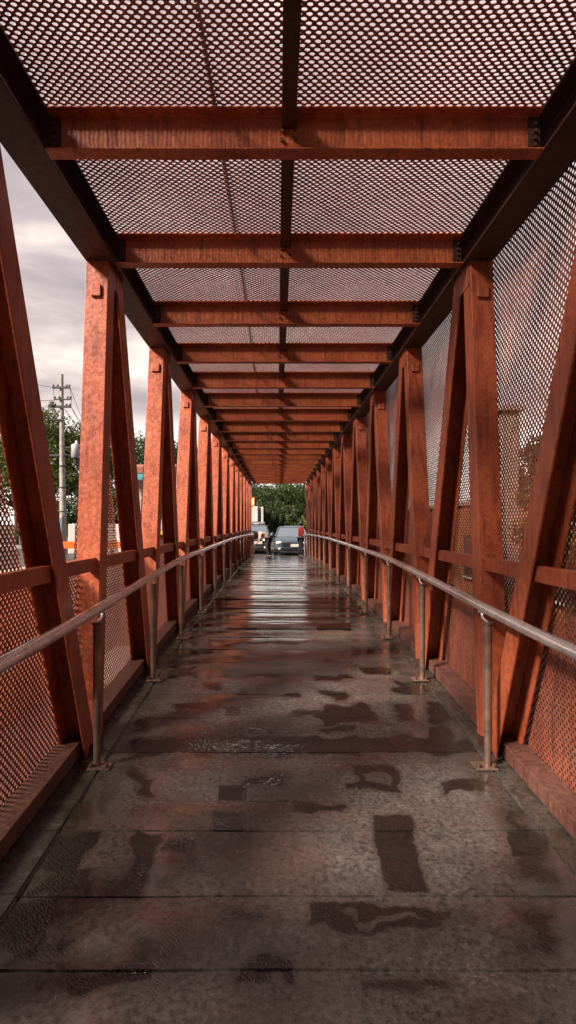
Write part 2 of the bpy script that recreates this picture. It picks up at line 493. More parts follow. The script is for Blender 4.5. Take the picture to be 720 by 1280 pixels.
quad([(420, 981), (470, 981), (470, 990), (425, 990)], soft=.04, amt=.9)
quad([(392, 1131), (545, 1133), (560, 1166), (385, 1166)], soft=.03, warp=.6)
quad([(272, 1134), (330, 1134), (345, 1158), (280, 1158)], soft=.06, amt=.9)
quad([(630, 1038), (660, 1038), (668, 1072), (640, 1072)], soft=.02, warp=.3)
quad([(622, 1000), (655, 1000), (720, 1090), (720, 1120), (640, 1118), (628, 1075)], soft=.1, amt=.72)
quad([(640, 1125), (720, 1125), (720, 1205), (650, 1200)], soft=.1, amt=.8)
quad([(168, 917), (330, 919), (520, 915), (600, 913), (600, 940), (400, 944), (165, 944)], soft=.05)
quad([(400, 881), (462, 881), (472, 905), (398, 905)], soft=.05)
quad([(535, 909), (560, 909), (565, 938), (540, 938)], soft=.02, warp=.4)
quad([(530, 878), (556, 878), (566, 901), (535, 901)], soft=.03)
quad([(487, 880), (510, 880), (515, 902), (490, 902)], soft=.05, amt=.9)
quad([(305, 907), (343, 907), (340, 916), (305, 916)], soft=.05, amt=.9)
quad([(392, 908), (440, 908), (438, 915), (392, 915)], soft=.05, amt=.9)
rect(281, 884, 299, 895, soft=.02, warp=.4); rect(293, 819, 306, 825, soft=.02, warp=.3); rect(293, 864, 305, 870, soft=.02, warp=.5)
quad([(395, 842), (435, 843), (440, 850), (398, 850)], soft=.06, amt=.95)
quad([(404, 864), (432, 864), (436, 874), (406, 874)], soft=.06, amt=.95); rect(398, 825, 422, 829, soft=.06, amt=.9)
quad([(268, 800), (392, 799), (392, 806), (268, 806)], soft=.1, amt=.9)
quad([(250, 788), (310, 788), (308, 793), (250, 793)], soft=.1, amt=.8)
quad([(262, 746), (450, 746), (470, 765), (255, 765)], soft=.12, amt=1)
quad([(290, 715), (400, 715), (405, 722), (285, 722)], soft=.2, amt=.8)
quad([(290, 770), (430, 770), (440, 777), (290, 777)], soft=.2, amt=.7)
for (px_, py_, w_, h_) in ((232, 838, 16, 6), (450, 815, 14, 4), (470, 838, 16, 5), (330, 845, 26, 4), (355, 868, 18, 4), (262, 858, 14, 5), (510, 858, 20, 7), (380, 893, 22, 5), (240, 884, 22, 6), (330, 976, 24, 6), (590, 985, 30, 9), (230, 1058, 24, 10), (400, 1008, 30, 7), (300, 782, 20, 4), (420, 783, 20, 4), (350, 760, 40, 3), (345, 735, 36, 2), (560, 1150, 40, 14), (140, 1228, 60, 18), (500, 1230, 70, 16), (330, 1215, 40, 12)):
    rect(px_ - w_, py_ - h_, px_ + w_, py_ + h_, soft=.03, amt=.62 + .3 * ((px_ * 7 + py_) % 10) / 10)
# dried tongues inside two of the patches leave a dark outline round a paler middle
def dry(p):
    global W
    q = [floor_pt(*a) for a in p]; cx = sum(a for a, _ in q) / 4; cy = sum(b for _, b in q) / 4
    rx = max(abs(a - cx) for a, _ in q); ry = max(abs(b - cy) for _, b in q)
    W = W - .55 * np.clip(1.6 - 1.6 * np.maximum(np.abs(wx - cx) / rx, np.abs(wy - cy) / ry) ** 2, 0, 1)
    W = np.clip(W, 0, 1)
_ = ([(480, 1036), (500, 1036), (522, 1100), (500, 1100)]); dry([(456, 964), (476, 964), (484, 988), (462, 988)]); dry([(420, 1142), (530, 1143), (538, 1157), (415, 1156)])
# shallow film following the slab joints, patchy damp everywhere
film = fbm(X * 2.1 + 3, Y * 5.5, 31) ; film = np.clip((film - .40) * 4, 0, 1) * np.interp(Y, [2.0, 5.0], [.26, .5])
W = np.maximum(W, film)
W = np.maximum(W, np.clip(.55 - np.abs(((Y - mid) / .25)) , 0, 1) * 0)
far = np.clip((Y - 3.6) / 2, 0, 1) * np.clip(1.5 - np.abs(X - .05) / .62, 0, 1)
W = np.maximum(W, far * np.clip((fbm(X * 1.6, Y * 3.1, 77) - .33) * 3.2, 0, 1) * .5)
W = np.where(inner, W, W * .35)
Z = Z - .0008 * (W > .6)
nx, ny = X.shape
vid = np.arange(nx * ny).reshape(nx, ny)
faces = np.stack([vid[:-1, :-1], vid[1:, :-1], vid[1:, 1:], vid[:-1, 1:]], -1).reshape(-1, 4)

def deck_mat():
    m, nt, b = nmat('wet_concrete_deck')
    v = coords(nt, 'World')
    at_ = N(nt, 'ShaderNodeAttribute'); at_.attribute_name = 'wet'
    wet = at_.outputs['Fac']
    n1 = noise(nt, v, 3.0, 5, 0.6); n2 = noise(nt, v, 42, 5, 0.72); n3 = noise(nt, v, 140, 3, 0.6)
    wsum = mth(nt, 'ADD', wet, mth(nt, 'MULTIPLY', mth(nt, 'SUBTRACT', n2, 0.5), 0.75))
    puddle = ramp(nt, wsum, [(0.46, 0.0), (0.66, 1.0)])
    damp = ramp(nt, mth(nt, 'ADD', wet, mth(nt, 'MULTIPLY', mth(nt, 'SUBTRACT', n1, 0.5), 0.9)), [(0.0, 0.0), (0.35, 1.0)])
    c = ramp(nt, n1, [(0.3, (0.056, 0.049, 0.045)), (0.7, (0.13, 0.114, 0.105))])
    grain = ramp(nt, n2, [(0.36, 0.38), (0.62, 1.35)])
    c = mixc(nt, 1.0, c, grain, 'MULTIPLY')
    vo = N(nt, 'ShaderNodeTexVoronoi'); vo.inputs['Scale'].default_value = 85; nt.links.new(v, vo.inputs['Vector'])
    sp = ramp(nt, vo.outputs['Distance'], [(0.12, 1.0), (0.3, 0.0)])
    c = mixc(nt, mth(nt, 'MULTIPLY', sp, 0.35), c, (0.27, 0.23, 0.2))
    rust = noise(nt, coords(nt, 'World', (1, 1, 1)), 1.3, 4, 0.6)
    c = mixc(nt, mth(nt, 'MULTIPLY', ramp(nt, rust, [(0.5, 0.0), (0.7, 1.0)]), 0.35), c, (0.12, 0.055, 0.03))
    c = mixc(nt, mth(nt, 'MULTIPLY', damp, 0.3), c, (0.035, 0.024, 0.019))
    c = mixc(nt, mth(nt, 'MULTIPLY', puddle, 0.92), c, (0.007, 0.0035, 0.0025))
    sx = N(nt, 'ShaderNodeSeparateXYZ'); nt.links.new(v, sx.inputs[0])
    ed = mth(nt, 'ABSOLUTE', mth(nt, 'SUBTRACT', sx.outputs['X'], .10))
    gr = mth(nt, 'MULTIPLY', ramp(nt, mth(nt, 'ADD', ed, mth(nt, 'MULTIPLY', mth(nt, 'SUBTRACT', n2, .5), .35)), [(.96, 0.0), (1.0, 1.0)]), ramp(nt, noise(nt, v, 6, 5, .7), [(.35, .15), (.6, .8)]))
    c = mixc(nt, gr, c, (.022, .020, .012))
    nt.links.new(c, b.inputs['Base Color'])
    ro = mth(nt, 'ADD', ramp(nt, n2, [(0.3, 0.24), (0.7, 0.38)]), mth(nt, 'MULTIPLY', damp, -0.23))
    ro = mth(nt, 'MULTIPLY', ro, mth(nt, 'SUBTRACT', 1.0, mth(nt, 'MULTIPLY', puddle, 0.82)))
    nt.links.new(ro, b.inputs['Roughness'])
    b.inputs['Specular IOR Level'].default_value = 0.8
    # heights: concrete grit where dry, slow ripples where water stands
    w = N(nt, 'ShaderNodeTexWave', wave_type='BANDS', bands_direction='DIAGONAL'); w.inputs['Scale'].default_value = 30
    w.inputs['Distortion'].default_value = 9; w.inputs['Detail'].default_value = 2.5; w.inputs['Detail Scale'].default_value = 1.1
    nt.links.new(v, w.inputs['Vector'])
    rip = mth(nt, 'MULTIPLY', mth(nt, 'ADD', w.outputs['Fac'], noise(nt, v, 55, 3, .6, 1.0)), mth(nt, 'ADD', wet, .12))
    grit = mth(nt, 'ADD', mth(nt, 'MULTIPLY', n2, 0.9), mth(nt, 'MULTIPLY', n3, 0.6))
    h = N(nt, 'ShaderNodeMix', data_type='FLOAT'); nt.links.new(puddle, h.inputs[0]); nt.links.new(grit, h.inputs[2]); nt.links.new(rip, h.inputs[3])
    b1 = N(nt, 'ShaderNodeBump'); b1.inputs['Distance'].default_value = 0.003
    nt.links.new(mth(nt, 'SUBTRACT', 0.6, mth(nt, 'MULTIPLY', damp, 0.48)), b1.inputs['Strength']); nt.links.new(grit, b1.inputs['Height'])
    wav = mth(nt, 'ADD', noise(nt, coords(nt, 'World', (4, 30, 1)), 1.0, 2, 0.5, .4), mth(nt, 'MULTIPLY', noise(nt, coords(nt, 'World', (14, 70, 1)), 1.0, 2, 0.5, .6), .35))
    b2 = N(nt, 'ShaderNodeBump'); b2.inputs['Distance'].default_value = 0.0007
    nt.links.new(damp, b2.inputs['Strength']); nt.links.new(wav, b2.inputs['Height']); nt.links.new(b1.outputs['Normal'], b2.inputs['Normal'])
    sy = N(nt, 'ShaderNodeSeparateXYZ'); nt.links.new(N(nt, 'ShaderNodeNewGeometry').outputs['Position'], sy.inputs[0])
    thick = ramp(nt, mth(nt, 'MULTIPLY', sy.outputs['Y'], .1), [(.30, 1.0), (.50, .12)])       # thicker, ruffled water where it pools at the low near end
    b3 = N(nt, 'ShaderNodeBump'); b3.inputs['Distance'].default_value = 0.0018
    stand = ramp(nt, mth(nt, 'ADD', wet, mth(nt, 'MULTIPLY', mth(nt, 'SUBTRACT', noise(nt, v, 5, 3), .5), .5)), [(.34, 0.0), (.62, 1.0)])
    nt.links.new(mth(nt, 'MULTIPLY', stand, thick), b3.inputs['Strength'])
    nt.links.new(rip, b3.inputs['Height']); nt.links.new(b2.outputs['Normal'], b3.inputs['Normal'])
    nt.links.new(b3.outputs['Normal'], b.inputs['Normal'])
    return m
M_deck = deck_mat()
me = fastmesh('bridge_deck', np.stack([X, Y, Z], -1).reshape(-1, 3), faces, M_deck, False)
at_ = me.attributes.new('wet', 'FLOAT', 'POINT'); at_.data.foreach_set('value', W.ravel().astype(np.float32))
deck = link('bridge_deck', me)
tag(deck, kind='structure')
# slab body beneath the surface
q = MB()
pr = [(float(d), zf(float(d)) - .035) for d in np.linspace(Y0, Y1, 30)]
for (a, za), (b_, zb_) in zip(pr[:-1], pr[1:]):
    q.add([(-1.33, a, za), (1.5, a, za), (1.5, b_, zb_), (-1.33, b_, zb_), (-1.33, a, za - .14), (1.5, a, za - .14), (1.5, b_, zb_ - .14), (-1.33, b_, zb_ - .14)],
          [(0, 1, 2, 3), (7, 6, 5, 4), (0, 3, 7, 4), (1, 5, 6, 2), (0, 4, 5, 1), (3, 2, 6, 7)])
M_conc = simple('grey_concrete', (0.22, 0.20, 0.18), 0.8, 0, 0.3, 3, 0.3)
tag(q.build('deck_slab', M_conc), kind='structure')

# ------------------------------------------------------------------ handrails
POSTS = [-7.3, -5.7, -4.2, -2.7, -1.2, .35, 1.87, 3.39, 4.92, 6.38, 8.02, 9.85, 11.6, 13.2, 14.95, 16.7, 18.45, 20.2, 21.95, 23.7, 25.45]
for s, X0, lab in ((-1, -1.06, 'stainless tube handrail on posts along the left side, open to the sky above'), (1, 1.24, 'stainless tube handrail on posts along the right mesh wall')):
    rail = empty('handrail', (X0, 0, zf(0)))
    tag(rail, lab, 'handrail', 'handrails along the bridge deck')
    def L(p): return (p[0] - X0, p[1], p[2] - zf(0))
    pts = [L((X0, d, zr(d) - .03)) for d in np.arange(-8.0, 25.6, .3)]
    e = 25.6
    for a in np.linspace(0, 90, 8)[1:]:
        pts.append(L((X0, e + .35 * math.sin(R(a)), zr(e) - .03 - .35 * (1 - math.cos(R(a))))))
    pts.append(L((X0, e + .35, zf(e) + .02)))
    q = MB().tube(pts, .030, 20)
    q.build('rail_tube', M_steel, rail)
    for d in POSTS:
        zt = zr(d) - .115; zb = zf(d)
        p = MB().tube([L((X0, d, zb + .015)), L((X0, d, zb + .3)), L((X0, d, zt))], [.021, .023, .024], 14).build('post', M_post, rail)
        MB().tube([L((X0, d, zt - .001)), L((X0, d, zt + .012))], .031, 14).build('post_cap', M_bolt, p)
        b = MB()
        b.tube([L((X0, d, zt + .01)), L((X0, d + .035, zt + .016)), L((X0, d + .085, zt + .022)), L((X0, d + .105, zt + .05)), L((X0, d + .108, zr(d + .108) - .052))], .0085, 8)
        b.tube([L((X0, d + .108, zr(d + .1) - .064)), L((X0, d + .108, zr(d + .1) - .056))], .022, 10)
        b.build('bracket', M_steel, p)
        b = MB(); b.box(L((X0 - s * .02, d, zb + .012)), (.13, .11, .012)); b.build('base_plate', M_post, p, .003)
        for dx in (-.045, .045):
            MB().tube([L((X0 - s * .02 + dx, d - .035, zb + .018)), L((X0 - s * .02 + dx, d - .035, zb + .04))], .013, 6).build('anchor_bolt', M_bolt, p)

# ------------------------------------------------------------------ ground and street
def P3(px, py, d): return ((px - 346.5) / F * d, d, E + (655 - py) / F * d)
def ground_mat(name, c1, c2, rough):
    m, nt, b = nmat(name); v = coords(nt, 'World')
    n1 = noise(nt, v, .35, 6, .65); n2 = noise(nt, v, 9, 5, .7)
    c = ramp(nt, n1, [(.35, c1), (.65, c2)])
    c = mixc(nt, 1.0, c, ramp(nt, n2, [(.3, .65), (.7, 1.2)]), 'MULTIPLY')
    nt.links.new(c, b.inputs['Base Color'])
    nt.links.new(ramp(nt, n1, [(.35, rough - .25), (.65, rough)]), b.inputs['Roughness'])
    bump(nt, b, n2, .4, .01); return m
GS = E - 1.62
yy = [-400, -60, -20, 25.4, 26.55, 60, 120, 900]; zz = [0, 0, 0, 0, GS - .005, GS - .005, GS - .005, GS]
q = MB()
for i in range(len(yy) - 1):
    q.add([(-600, yy[i], zz[i]), (600, yy[i], zz[i]), (600, yy[i + 1], zz[i + 1]), (-600, yy[i + 1], zz[i + 1])], [(0, 1, 2, 3)])
tag(q.build('ground', ground_mat('ground_soil', (0.035, .03, .025), (.07, .06, .05), .8)), kind='structure')
q = MB(); q.lohi((-30, 26.75, GS - .1), (30, 37.5, GS + .004))
tag(q.build('road', ground_mat('wet_asphalt', (.03, .029, .028), (.05, .047, .045), .55)), kind='structure')
q = MB(); q.lohi((-30, 37.5, GS - .1), (30, 37.72, GS + .13)); q.lohi((-30, 37.72, GS - .1), (30, 41, GS + .115))
tag(q.build('pavement', M_conc, None, .01), kind='structure')
q = MB(); q.lohi((-1.9, 26.3, -.1), (2.1, 26.74, GS + .006)); tag(q.build('abutment', M_conc), kind='structure')

# ------------------------------------------------------------------ trees
def leaf_mat(name, a, b_):
    m, nt, b = nmat(name)
    v = coords(nt, 'World')
    oi = N(nt, 'ShaderNodeAttribute'); oi.attribute_name = 'tint'
    f = mth(nt, 'ADD', mth(nt, 'MULTIPLY', oi.outputs['Fac'], .7), mth(nt, 'MULTIPLY', noise(nt, v, .9, 3), .4))
    nt.links.new(ramp(nt, f, [(.15, a), (.85, b_)]), b.inputs['Base Color'])
    b.inputs['Roughness'].default_value = .5
    b.inputs['Specular IOR Level'].default_value = .35
    tr = N(nt, 'ShaderNodeBsdfTranslucent'); nt.links.new(ramp(nt, f, [(.15, tuple(x * 1.3 for x in a)), (.85, tuple(x * 1.3 for x in b_))]), tr.inputs['Color'])
    mx = N(nt, 'ShaderNodeMixShader'); mx.inputs[0].default_value = .3
    out = nt.nodes['Material Output']
    nt.links.new(b.outputs[0], mx.inputs[1]); nt.links.new(tr.outputs[0], mx.inputs[2]); nt.links.new(mx.outputs[0], out.inputs['Surface'])
    return m
M_leaf = leaf_mat('mid_green_leaves', (.016, .034, .009), (.066, .105, .02))
M_leafy = leaf_mat('yellow_green_leaves', (.024, .040, .007), (.11, .135, .02))
M_leafd = leaf_mat('dark_green_leaves', (.008, .02, .007), (.032, .06, .013))
M_bark = simple('bark', (.12, .09, .065), .85, 0, .4, 5, .6)
def tree(x, y, z0, h, rx, rz, n, mat, label, seed, leaf=.16, clumps=26, base=.3, flat=1.0):
    r = random.Random(seed); g = np.random.default_rng(seed)
    t = empty('tree', (x, y, z0)); tag(t, label, 'tree', 'trees around the bridge')
    q = MB(); cz = h - rz
    lean = r.uniform(-.25, .25)
    tr = [(0, 0, -.1), (.05, 0, h * .18), (lean * .5, .05, h * .36), (lean, .1, cz)]
    q.tube(tr, [.05 * h * .5, .038 * h * .5, .03 * h * .5, .012 * h * .5], 9)
    cl = []
    for i in range(clumps):
        a = r.uniform(0, 2 * math.pi); el = math.asin(r.uniform(-.75, 1)); rad = r.uniform(.5, 1.0)
        c = (lean + rx * rad * math.cos(el) * math.cos(a), rx * flat * rad * math.cos(el) * math.sin(a), cz + rz * rad * math.sin(el))
        cl.append((c, r.uniform(.22, .42) * min(rx, rz) * 1.1))
        if i < 13:
            mid_ = (lean * .6 + c[0] * .45, c[1] * .45, h * .38 + (c[2] - h * .38) * .6)
            q.tube([(lean * .5, .05, h * .34), mid_, c], [.011 * h, .007 * h, .002 * h], 6)
    q.build('trunk', M_bark, t)
    cs = np.array([c for c, _ in cl]); rs = np.array([q_ for _, q_ in cl])
    k = g.integers(0, len(cl), n)
    d = g.normal(size=(n, 3)); d /= np.linalg.norm(d, axis=1)[:, None]
    rr = rs[k] * g.uniform(.35, 1.12, n) ** .6
    p = cs[k] + d * rr[:, None] * np.array([1.15, 1.15, .8])
    # leaf planes: lie roughly outward-up
    nn = d * .7 + g.normal(size=(n, 3)) * .55 + np.array([0, 0, .45]); nn /= np.linalg.norm(nn, axis=1)[:, None]
    ref = g.normal(size=(n, 3)); u = np.cross(nn, ref); u /= np.linalg.norm(u, axis=1)[:, None]; w = np.cross(nn, u)
    L_ = leaf * g.uniform(.6, 1.3, n)[:, None]
    v = np.stack([p - u * L_ * .5, p + w * L_ * .22 + nn * L_ * .06, p + u * L_ * .5, p - w * L_ * .22 + nn * L_ * .06], 1).reshape(-1, 3)
    f = np.arange(4 * n).reshape(n, 4)
    me = fastmesh('crown', v, f, mat)
    ti = np.repeat(np.clip(g.normal(.45, .2, n) + (g.random(len(cl))[k] - .5) * .5, 0, 1), 4)
    a_ = me.attributes.new('tint', 'FLOAT', 'POINT'); a_.data.foreach_set('value', ti.astype(np.float32))
    link('crown', me, t)
    return t
def tpx(px, pytop, d, rx, rz, n, mat, label, seed, **k):
    x, y, zt = P3(px, pytop, d)
    return tree(x, y, GS, zt - GS, rx, rz, n, mat, label, seed, **k)
tpx(62, 515, 40, 3.6, 3.3, 16000, M_leafy, 'yellow green tree with a ragged top just left behind the utility pole', 1, leaf=.26, clumps=44)
tpx(112, 527, 44, 4.0, 3.6, 15000, M_leaf, 'mid green bushy tree right of the utility pole, behind the grey transformer', 2, leaf=.26, clumps=44)
tpx(178, 545, 50, 3.6, 2.6, 11000, M_leaf, 'rounded green tree standing above the red roof with the teal awning', 3, leaf=.28, clumps=34)
tpx(20, 545, 46, 4.5, 3.6, 9000, M_leafd, 'dark green tree at the far left seen between the leaning steel members', 14, leaf=.3, clumps=34)
tpx(228, 560, 60, 4.0, 3.2, 7000, M_leafd, 'distant dark tree behind the third red post on the left', 4, leaf=.3, clumps=28)
tpx(352, 603, 96, 5.4, 4.1, 16000, M_leaf, 'sunlit leafy tree filling the middle of the far bridge opening behind the cars', 5, leaf=.42, clumps=46)
tpx(382, 603, 102, 5.4, 4.2, 15000, M_leafd, 'dark green tree at the right side of the far bridge opening', 6, leaf=.42, clumps=40)
tpx(324, 602, 106, 6.0, 4.2, 15000, M_leafd, 'blue green shaded tree behind the white kiosk at the far end', 7, leaf=.42, clumps=40)
tpx(300, 598, 60, 4.2, 2.8, 6000, M_leafd, 'dark tree behind the last left posts of the bridge', 8, leaf=.3, clumps=30)
tpx(425, 598, 60, 4.6, 3.2, 7000, M_leafd, 'dark tree behind the last right posts of the bridge', 9, leaf=.3, clumps=30)
tree(4.7, 9.3, 0, 3.9, .75, 1.1, 7000, M_leafy, 'olive tree close outside the right mesh wall beside the brown wall', 10, leaf=.13)
tree(11.5, 22, 0, 6.2, 2.6, 2.4, 8000, M_leafd, 'dark tree seen through the far part of the right mesh wall', 11, leaf=.25)
tree(16, 34, GS, 6.0, 4.2, 3.0, 7000, M_leafd, 'broad dark tree beyond the street on the right, behind the mesh', 12, leaf=.3)
tree(11.2, 15.0, 0, 5.0, 1.9, 2.0, 8000, M_leafd, 'low dark tree behind the right mesh between brown wall and far trees', 13, leaf=.2)

# clipped shrubs under the far trees
def shrub(px, d, w, h, mat, label, seed, n=5000):
    x = (px - 346.5) / F * d
    g = np.random.default_rng(seed); r = random.Random(seed)
    t = empty('shrub', (x, d, GS + .1)); tag(t, label, 'shrub', 'shrubs under the far trees')
    q = MB()
    for i in range(6):
        a = r.uniform(0, 6.28); q.tube([(0, 0, 0), (w * .2 * math.cos(a), w * .2 * math.sin(a), h * .5), (w * .35 * math.cos(a), w * .3 * math.sin(a), h * .85)], [.03, .02, .008], 5)
    q.build('stem', M_bark, t)
    d3 = g.normal(size=(n, 3)); d3 /= np.linalg.norm(d3, axis=1)[:, None]
    lump = .75 + .3 * np.sin(d3[:, 0] * 5 + seed) * np.cos(d3[:, 2] * 6)
    p = d3 * (g.uniform(.3, 1, n) ** .4 * lump)[:, None] * np.array([w / 2, w / 2, h / 2]) + np.array([0, 0, h * .52])
    nn = d3 + g.normal(size=(n, 3)) * .6; nn /= np.linalg.norm(nn, axis=1)[:, None]
    u = np.cross(nn, g.normal(size=(n, 3))); u /= np.linalg.norm(u, axis=1)[:, None]; w_ = np.cross(nn, u)
    L_ = .15 * g.uniform(.6, 1.3, n)[:, None]
    v = np.stack([p - u * L_ * .5, p + w_ * L_ * .25, p + u * L_ * .5, p - w_ * L_ * .25], 1).reshape(-1, 3)
    me = fastmesh('foliage', v, np.arange(4 * n).reshape(n, 4), mat)
    a_ = me.attributes.new('tint', 'FLOAT', 'POINT'); a_.data.foreach_set('value', np.repeat(g.random(n), 4).astype(np.float32))
    link('foliage', me, t)
shrub(338, 39, 1.8, 2.9, M_leafd, 'dark shrub between the bending person and the blue car', 21)
shrub(352, 41.5, 2.6, 3.4, M_leafd, 'shadowy shrub behind the roof of the blue car', 22)
shrub(382, 37.9, 1.4, 2.2, M_leafy, 'bright yellow green shrub behind the person in red', 23)
shrub(373, 41, 2.2, 3.1, M_leafd, 'dark shrub under the right far tree', 25)
shrub(362, 39.5, 1.4, 2.6, M_leaf, 'mid green shrub peeping over the blue car', 24)
for i, (px, dd) in enumerate(((58, 34), (112, 35), (134, 36.5), (196, 33), (232, 38))):
    shrub(px, dd, 1.6 if i == 3 else 3.8, 1.6 if i == 3 else 3.5 + .4 * (i % 3), M_leafd if i % 2 else M_leaf, ['green shrub left of the utility pole foot', 'dark shrub right of the white wall', 'green shrub left of the red roofed house', 'dark shrub in front of the house with teal awning', 'green shrub behind the third red post'][i], 40 + i, 3000 if i == 3 else 9000)

# ------------------------------------------------------------------ utility pole, wires
M_pole = simple('weathered_pole_concrete', (.30, .28, .26), .8, 0, .3, 4, .4)
M_dk = simple('dark_iron', (.05, .048, .046), .6, .3, .3, 8, .1)
M_grey = simple('grey_enamel', (.30, .31, .33), .45, 0, .15, 6, .05)
M_white = simple('off_white_paint', (.50, .48, .45), .6, 0, .12, 3, .1)
M_blue = simple('blue_sign_paint', (.10, .25, .36), .5, 0, .2, 4, .05)
D = 31.0
bx, _, tz = P3(77, 468, D)
up = empty('utility_pole', (bx, D, GS)); tag(up, 'tall grey utility pole with crossarms and wires against the sky', 'utility pole')
H = tz - GS
MB().tube([(0.10, 0, 0), (.06, 0, H * .3), (.02, 0, H * .6), (0, 0, H)], [.19, .165, .13, .095], 14).build('pole', M_pole, up)
def zpx(py): return E + (655 - py) / F * D - GS
for (a, b_, z, th) in ((67, 89, 485.3, .07), (69, 90, 500, .04), (62, 90, 509, .08), (67, 82, 525, .05)):
    x0 = (a - 346.5) / F * D - bx; x1 = (b_ - 346.5) / F * D - bx
    arm = MB().box(((x0 + x1) / 2, -.14, zpx(z)), (x1 - x0, .09, th * 1.6)).build('crossarm', M_dk, up, .005)
    q = MB()
    for t in (.05, .3, .8, .95):
        xx = x0 + (x1 - x0) * t
        q.tube([(xx, -.14, zpx(z)), (xx, -.14, zpx(z) + .12)], .018, 6); q.tube([(xx, -.14, zpx(z) + .06), (xx, -.14, zpx(z) + .10), (xx, -.14, zpx(z) + .15), (xx, -.14, zpx(z) + .17)], [.05, .055, .05, .02], 8)
    q.build('insulator', M_dk, arm)
q = MB(); q.box(((66.5 - 77) / F * D, -.2, zpx(505.5)), (.16, .16, .22)); q.build('fuse_box', M_dk, up, .01)
q = MB(); q.box(((67 - 77) / F * D, 0, zpx(569.5)), (.95, .22, .1)); q.box((.22, 0, zpx(569.5)), (.5, .08, .05)); q.build('cable_bracket', M_dk, up, .01)
q = MB()
for z in (583, 610, 640): q.tube([(.05, 0, zpx(z)), (.05, 0, zpx(z) + .05)], .185, 14)
q.build('strap', M_dk, up)
# drop wires between the arms
def sagl(a, b_, s=.1, n=8): return [(a[0] + (b_[0] - a[0]) * t, a[1] + (b_[1] - a[1]) * t, a[2] + (b_[2] - a[2]) * t - s * 4 * t * (1 - t)) for t in np.linspace(0, 1, n)]
q = MB(); lx = lambda px: (px - 77) / F * D
for a, b_ in (((68, 486), (69, 505)), ((89, 486), (91, 500)), ((91, 500), (90, 508)), ((69, 508), (70, 526)), ((63, 510), (57, 516)), ((57, 516), (58, 527))):
    q.tube(sagl((lx(a[0]), -.14, zpx(a[1])), (lx(b_[0]), -.14, zpx(b_[1])), .04), .014, 5)
q.build('jumper_wire', M_dk, up)
tp = P3(94.5, 564, D)
tf = empty('transformer', (tp[0], D, E + (655 - 572.5) / F * D)); tag(tf, 'grey cylindrical transformer with a white bushing hung right of the utility pole', 'transformer')
MB().tube([(0, 0, .0), (0, 0, .02), (0, 0, .70), (0, 0, .74)], [.20, .23, .23, .19], 18).build('tank', M_grey, tf)
MB().tube([(.05, 0, .74), (.05, 0, .86), (.05, 0, .95)], [.10, .075, .03], 10).build('bushing', M_white, tf)
q = MB(); q.lohi((-.60, -.04, .12), (-.2, .04, .18)); q.lohi((-.60, -.04, .55), (-.2, .04, .61)); q.build('hanger', M_dk, tf)
q = MB(); q.tube([(0, 0, 0), (0, 0, -.02), (0, 0, -.35)], [.14, .13, .11], 12); q.build('drain_box', M_dk, tf)
wires = [((67, 485), (-60, 432), 20), ((69, 501), (-60, 475), 20), ((89, 486), (150, 640), 60), ((90, 509), (135, 570), 50), ((90, 509), (160, 640), 70), ((82, 512), (145, 590), 55)]
wl = ['upper power line running from the pole top out to the left', 'lower power line running from the pole out to the left', 'service wire falling steeply right from the top crossarm', 'short service wire falling right from the lower crossarm', 'long service wire falling right from the lower crossarm', 'thin service wire leaving the pole beneath the lower crossarm']
for (a, b_, d2), lb in zip(wires, wl):
    p, r_ = P3(*a, D), P3(*b_, d2); p = (p[0], p[1] - .14, p[2])
    tag(MB().tube(sagl(p, r_, .25, 14), .013, 5).build('power_line', M_dk), lb, 'power line', 'wires on the utility pole')
# blue sign board and dark post at the pole foot
x_, y_, z_ = P3(74, 667, 30.5)
sb = empty('street_sign', (x_, y_, GS)); tag(sb, 'pale blue upright sign board beside the foot of the utility pole', 'sign')
q = MB(); q.lohi((-.14, -.02, .1), (.14, .02, 1.95)); q.build('sign_panel', M_blue, sb, .004)
q = MB(); q.lohi((.15, -.03, 0), (.22, .03, 2.05)); q.build('sign_post', M_dk, sb, .004)

# white boundary wall, orange barrier
x0 = P3(85, 655, 31.6)[0]; q = MB(); tw = empty('boundary_wall', (x0, 31.6, GS)); tag(tw, 'low white wall of upright panels right of the utility pole', 'wall')
for i in range(9):
    MB().lohi((i * .42, 0, 0), (i * .42 + .385, .10, 1.62 + (i % 2) * .02)).build('panel', M_white, tw, .01)
xa, xb = P3(60, 680, 27.4)[0], P3(150, 680, 27.4)[0]
M_orange = simple('orange_barrier_paint', (.62, .12, .01), .5, 0, .12, 4, .05)
ob = empty('barrier', (xa, 27.4, GS)); tag(ob, 'bright orange horizontal barrier rail at the street edge', 'barrier')
MB().lohi((0, -.03, E - 1.165 - GS), (xb - xa, .03, E - .835 - GS)).build('rail_board', M_orange, ob, .008)
for i in range(3): MB().lohi((.35 + i * 1.3, .035, 0), (.45 + i * 1.3, .12, .78)).build('post', M_dk, ob, .004)

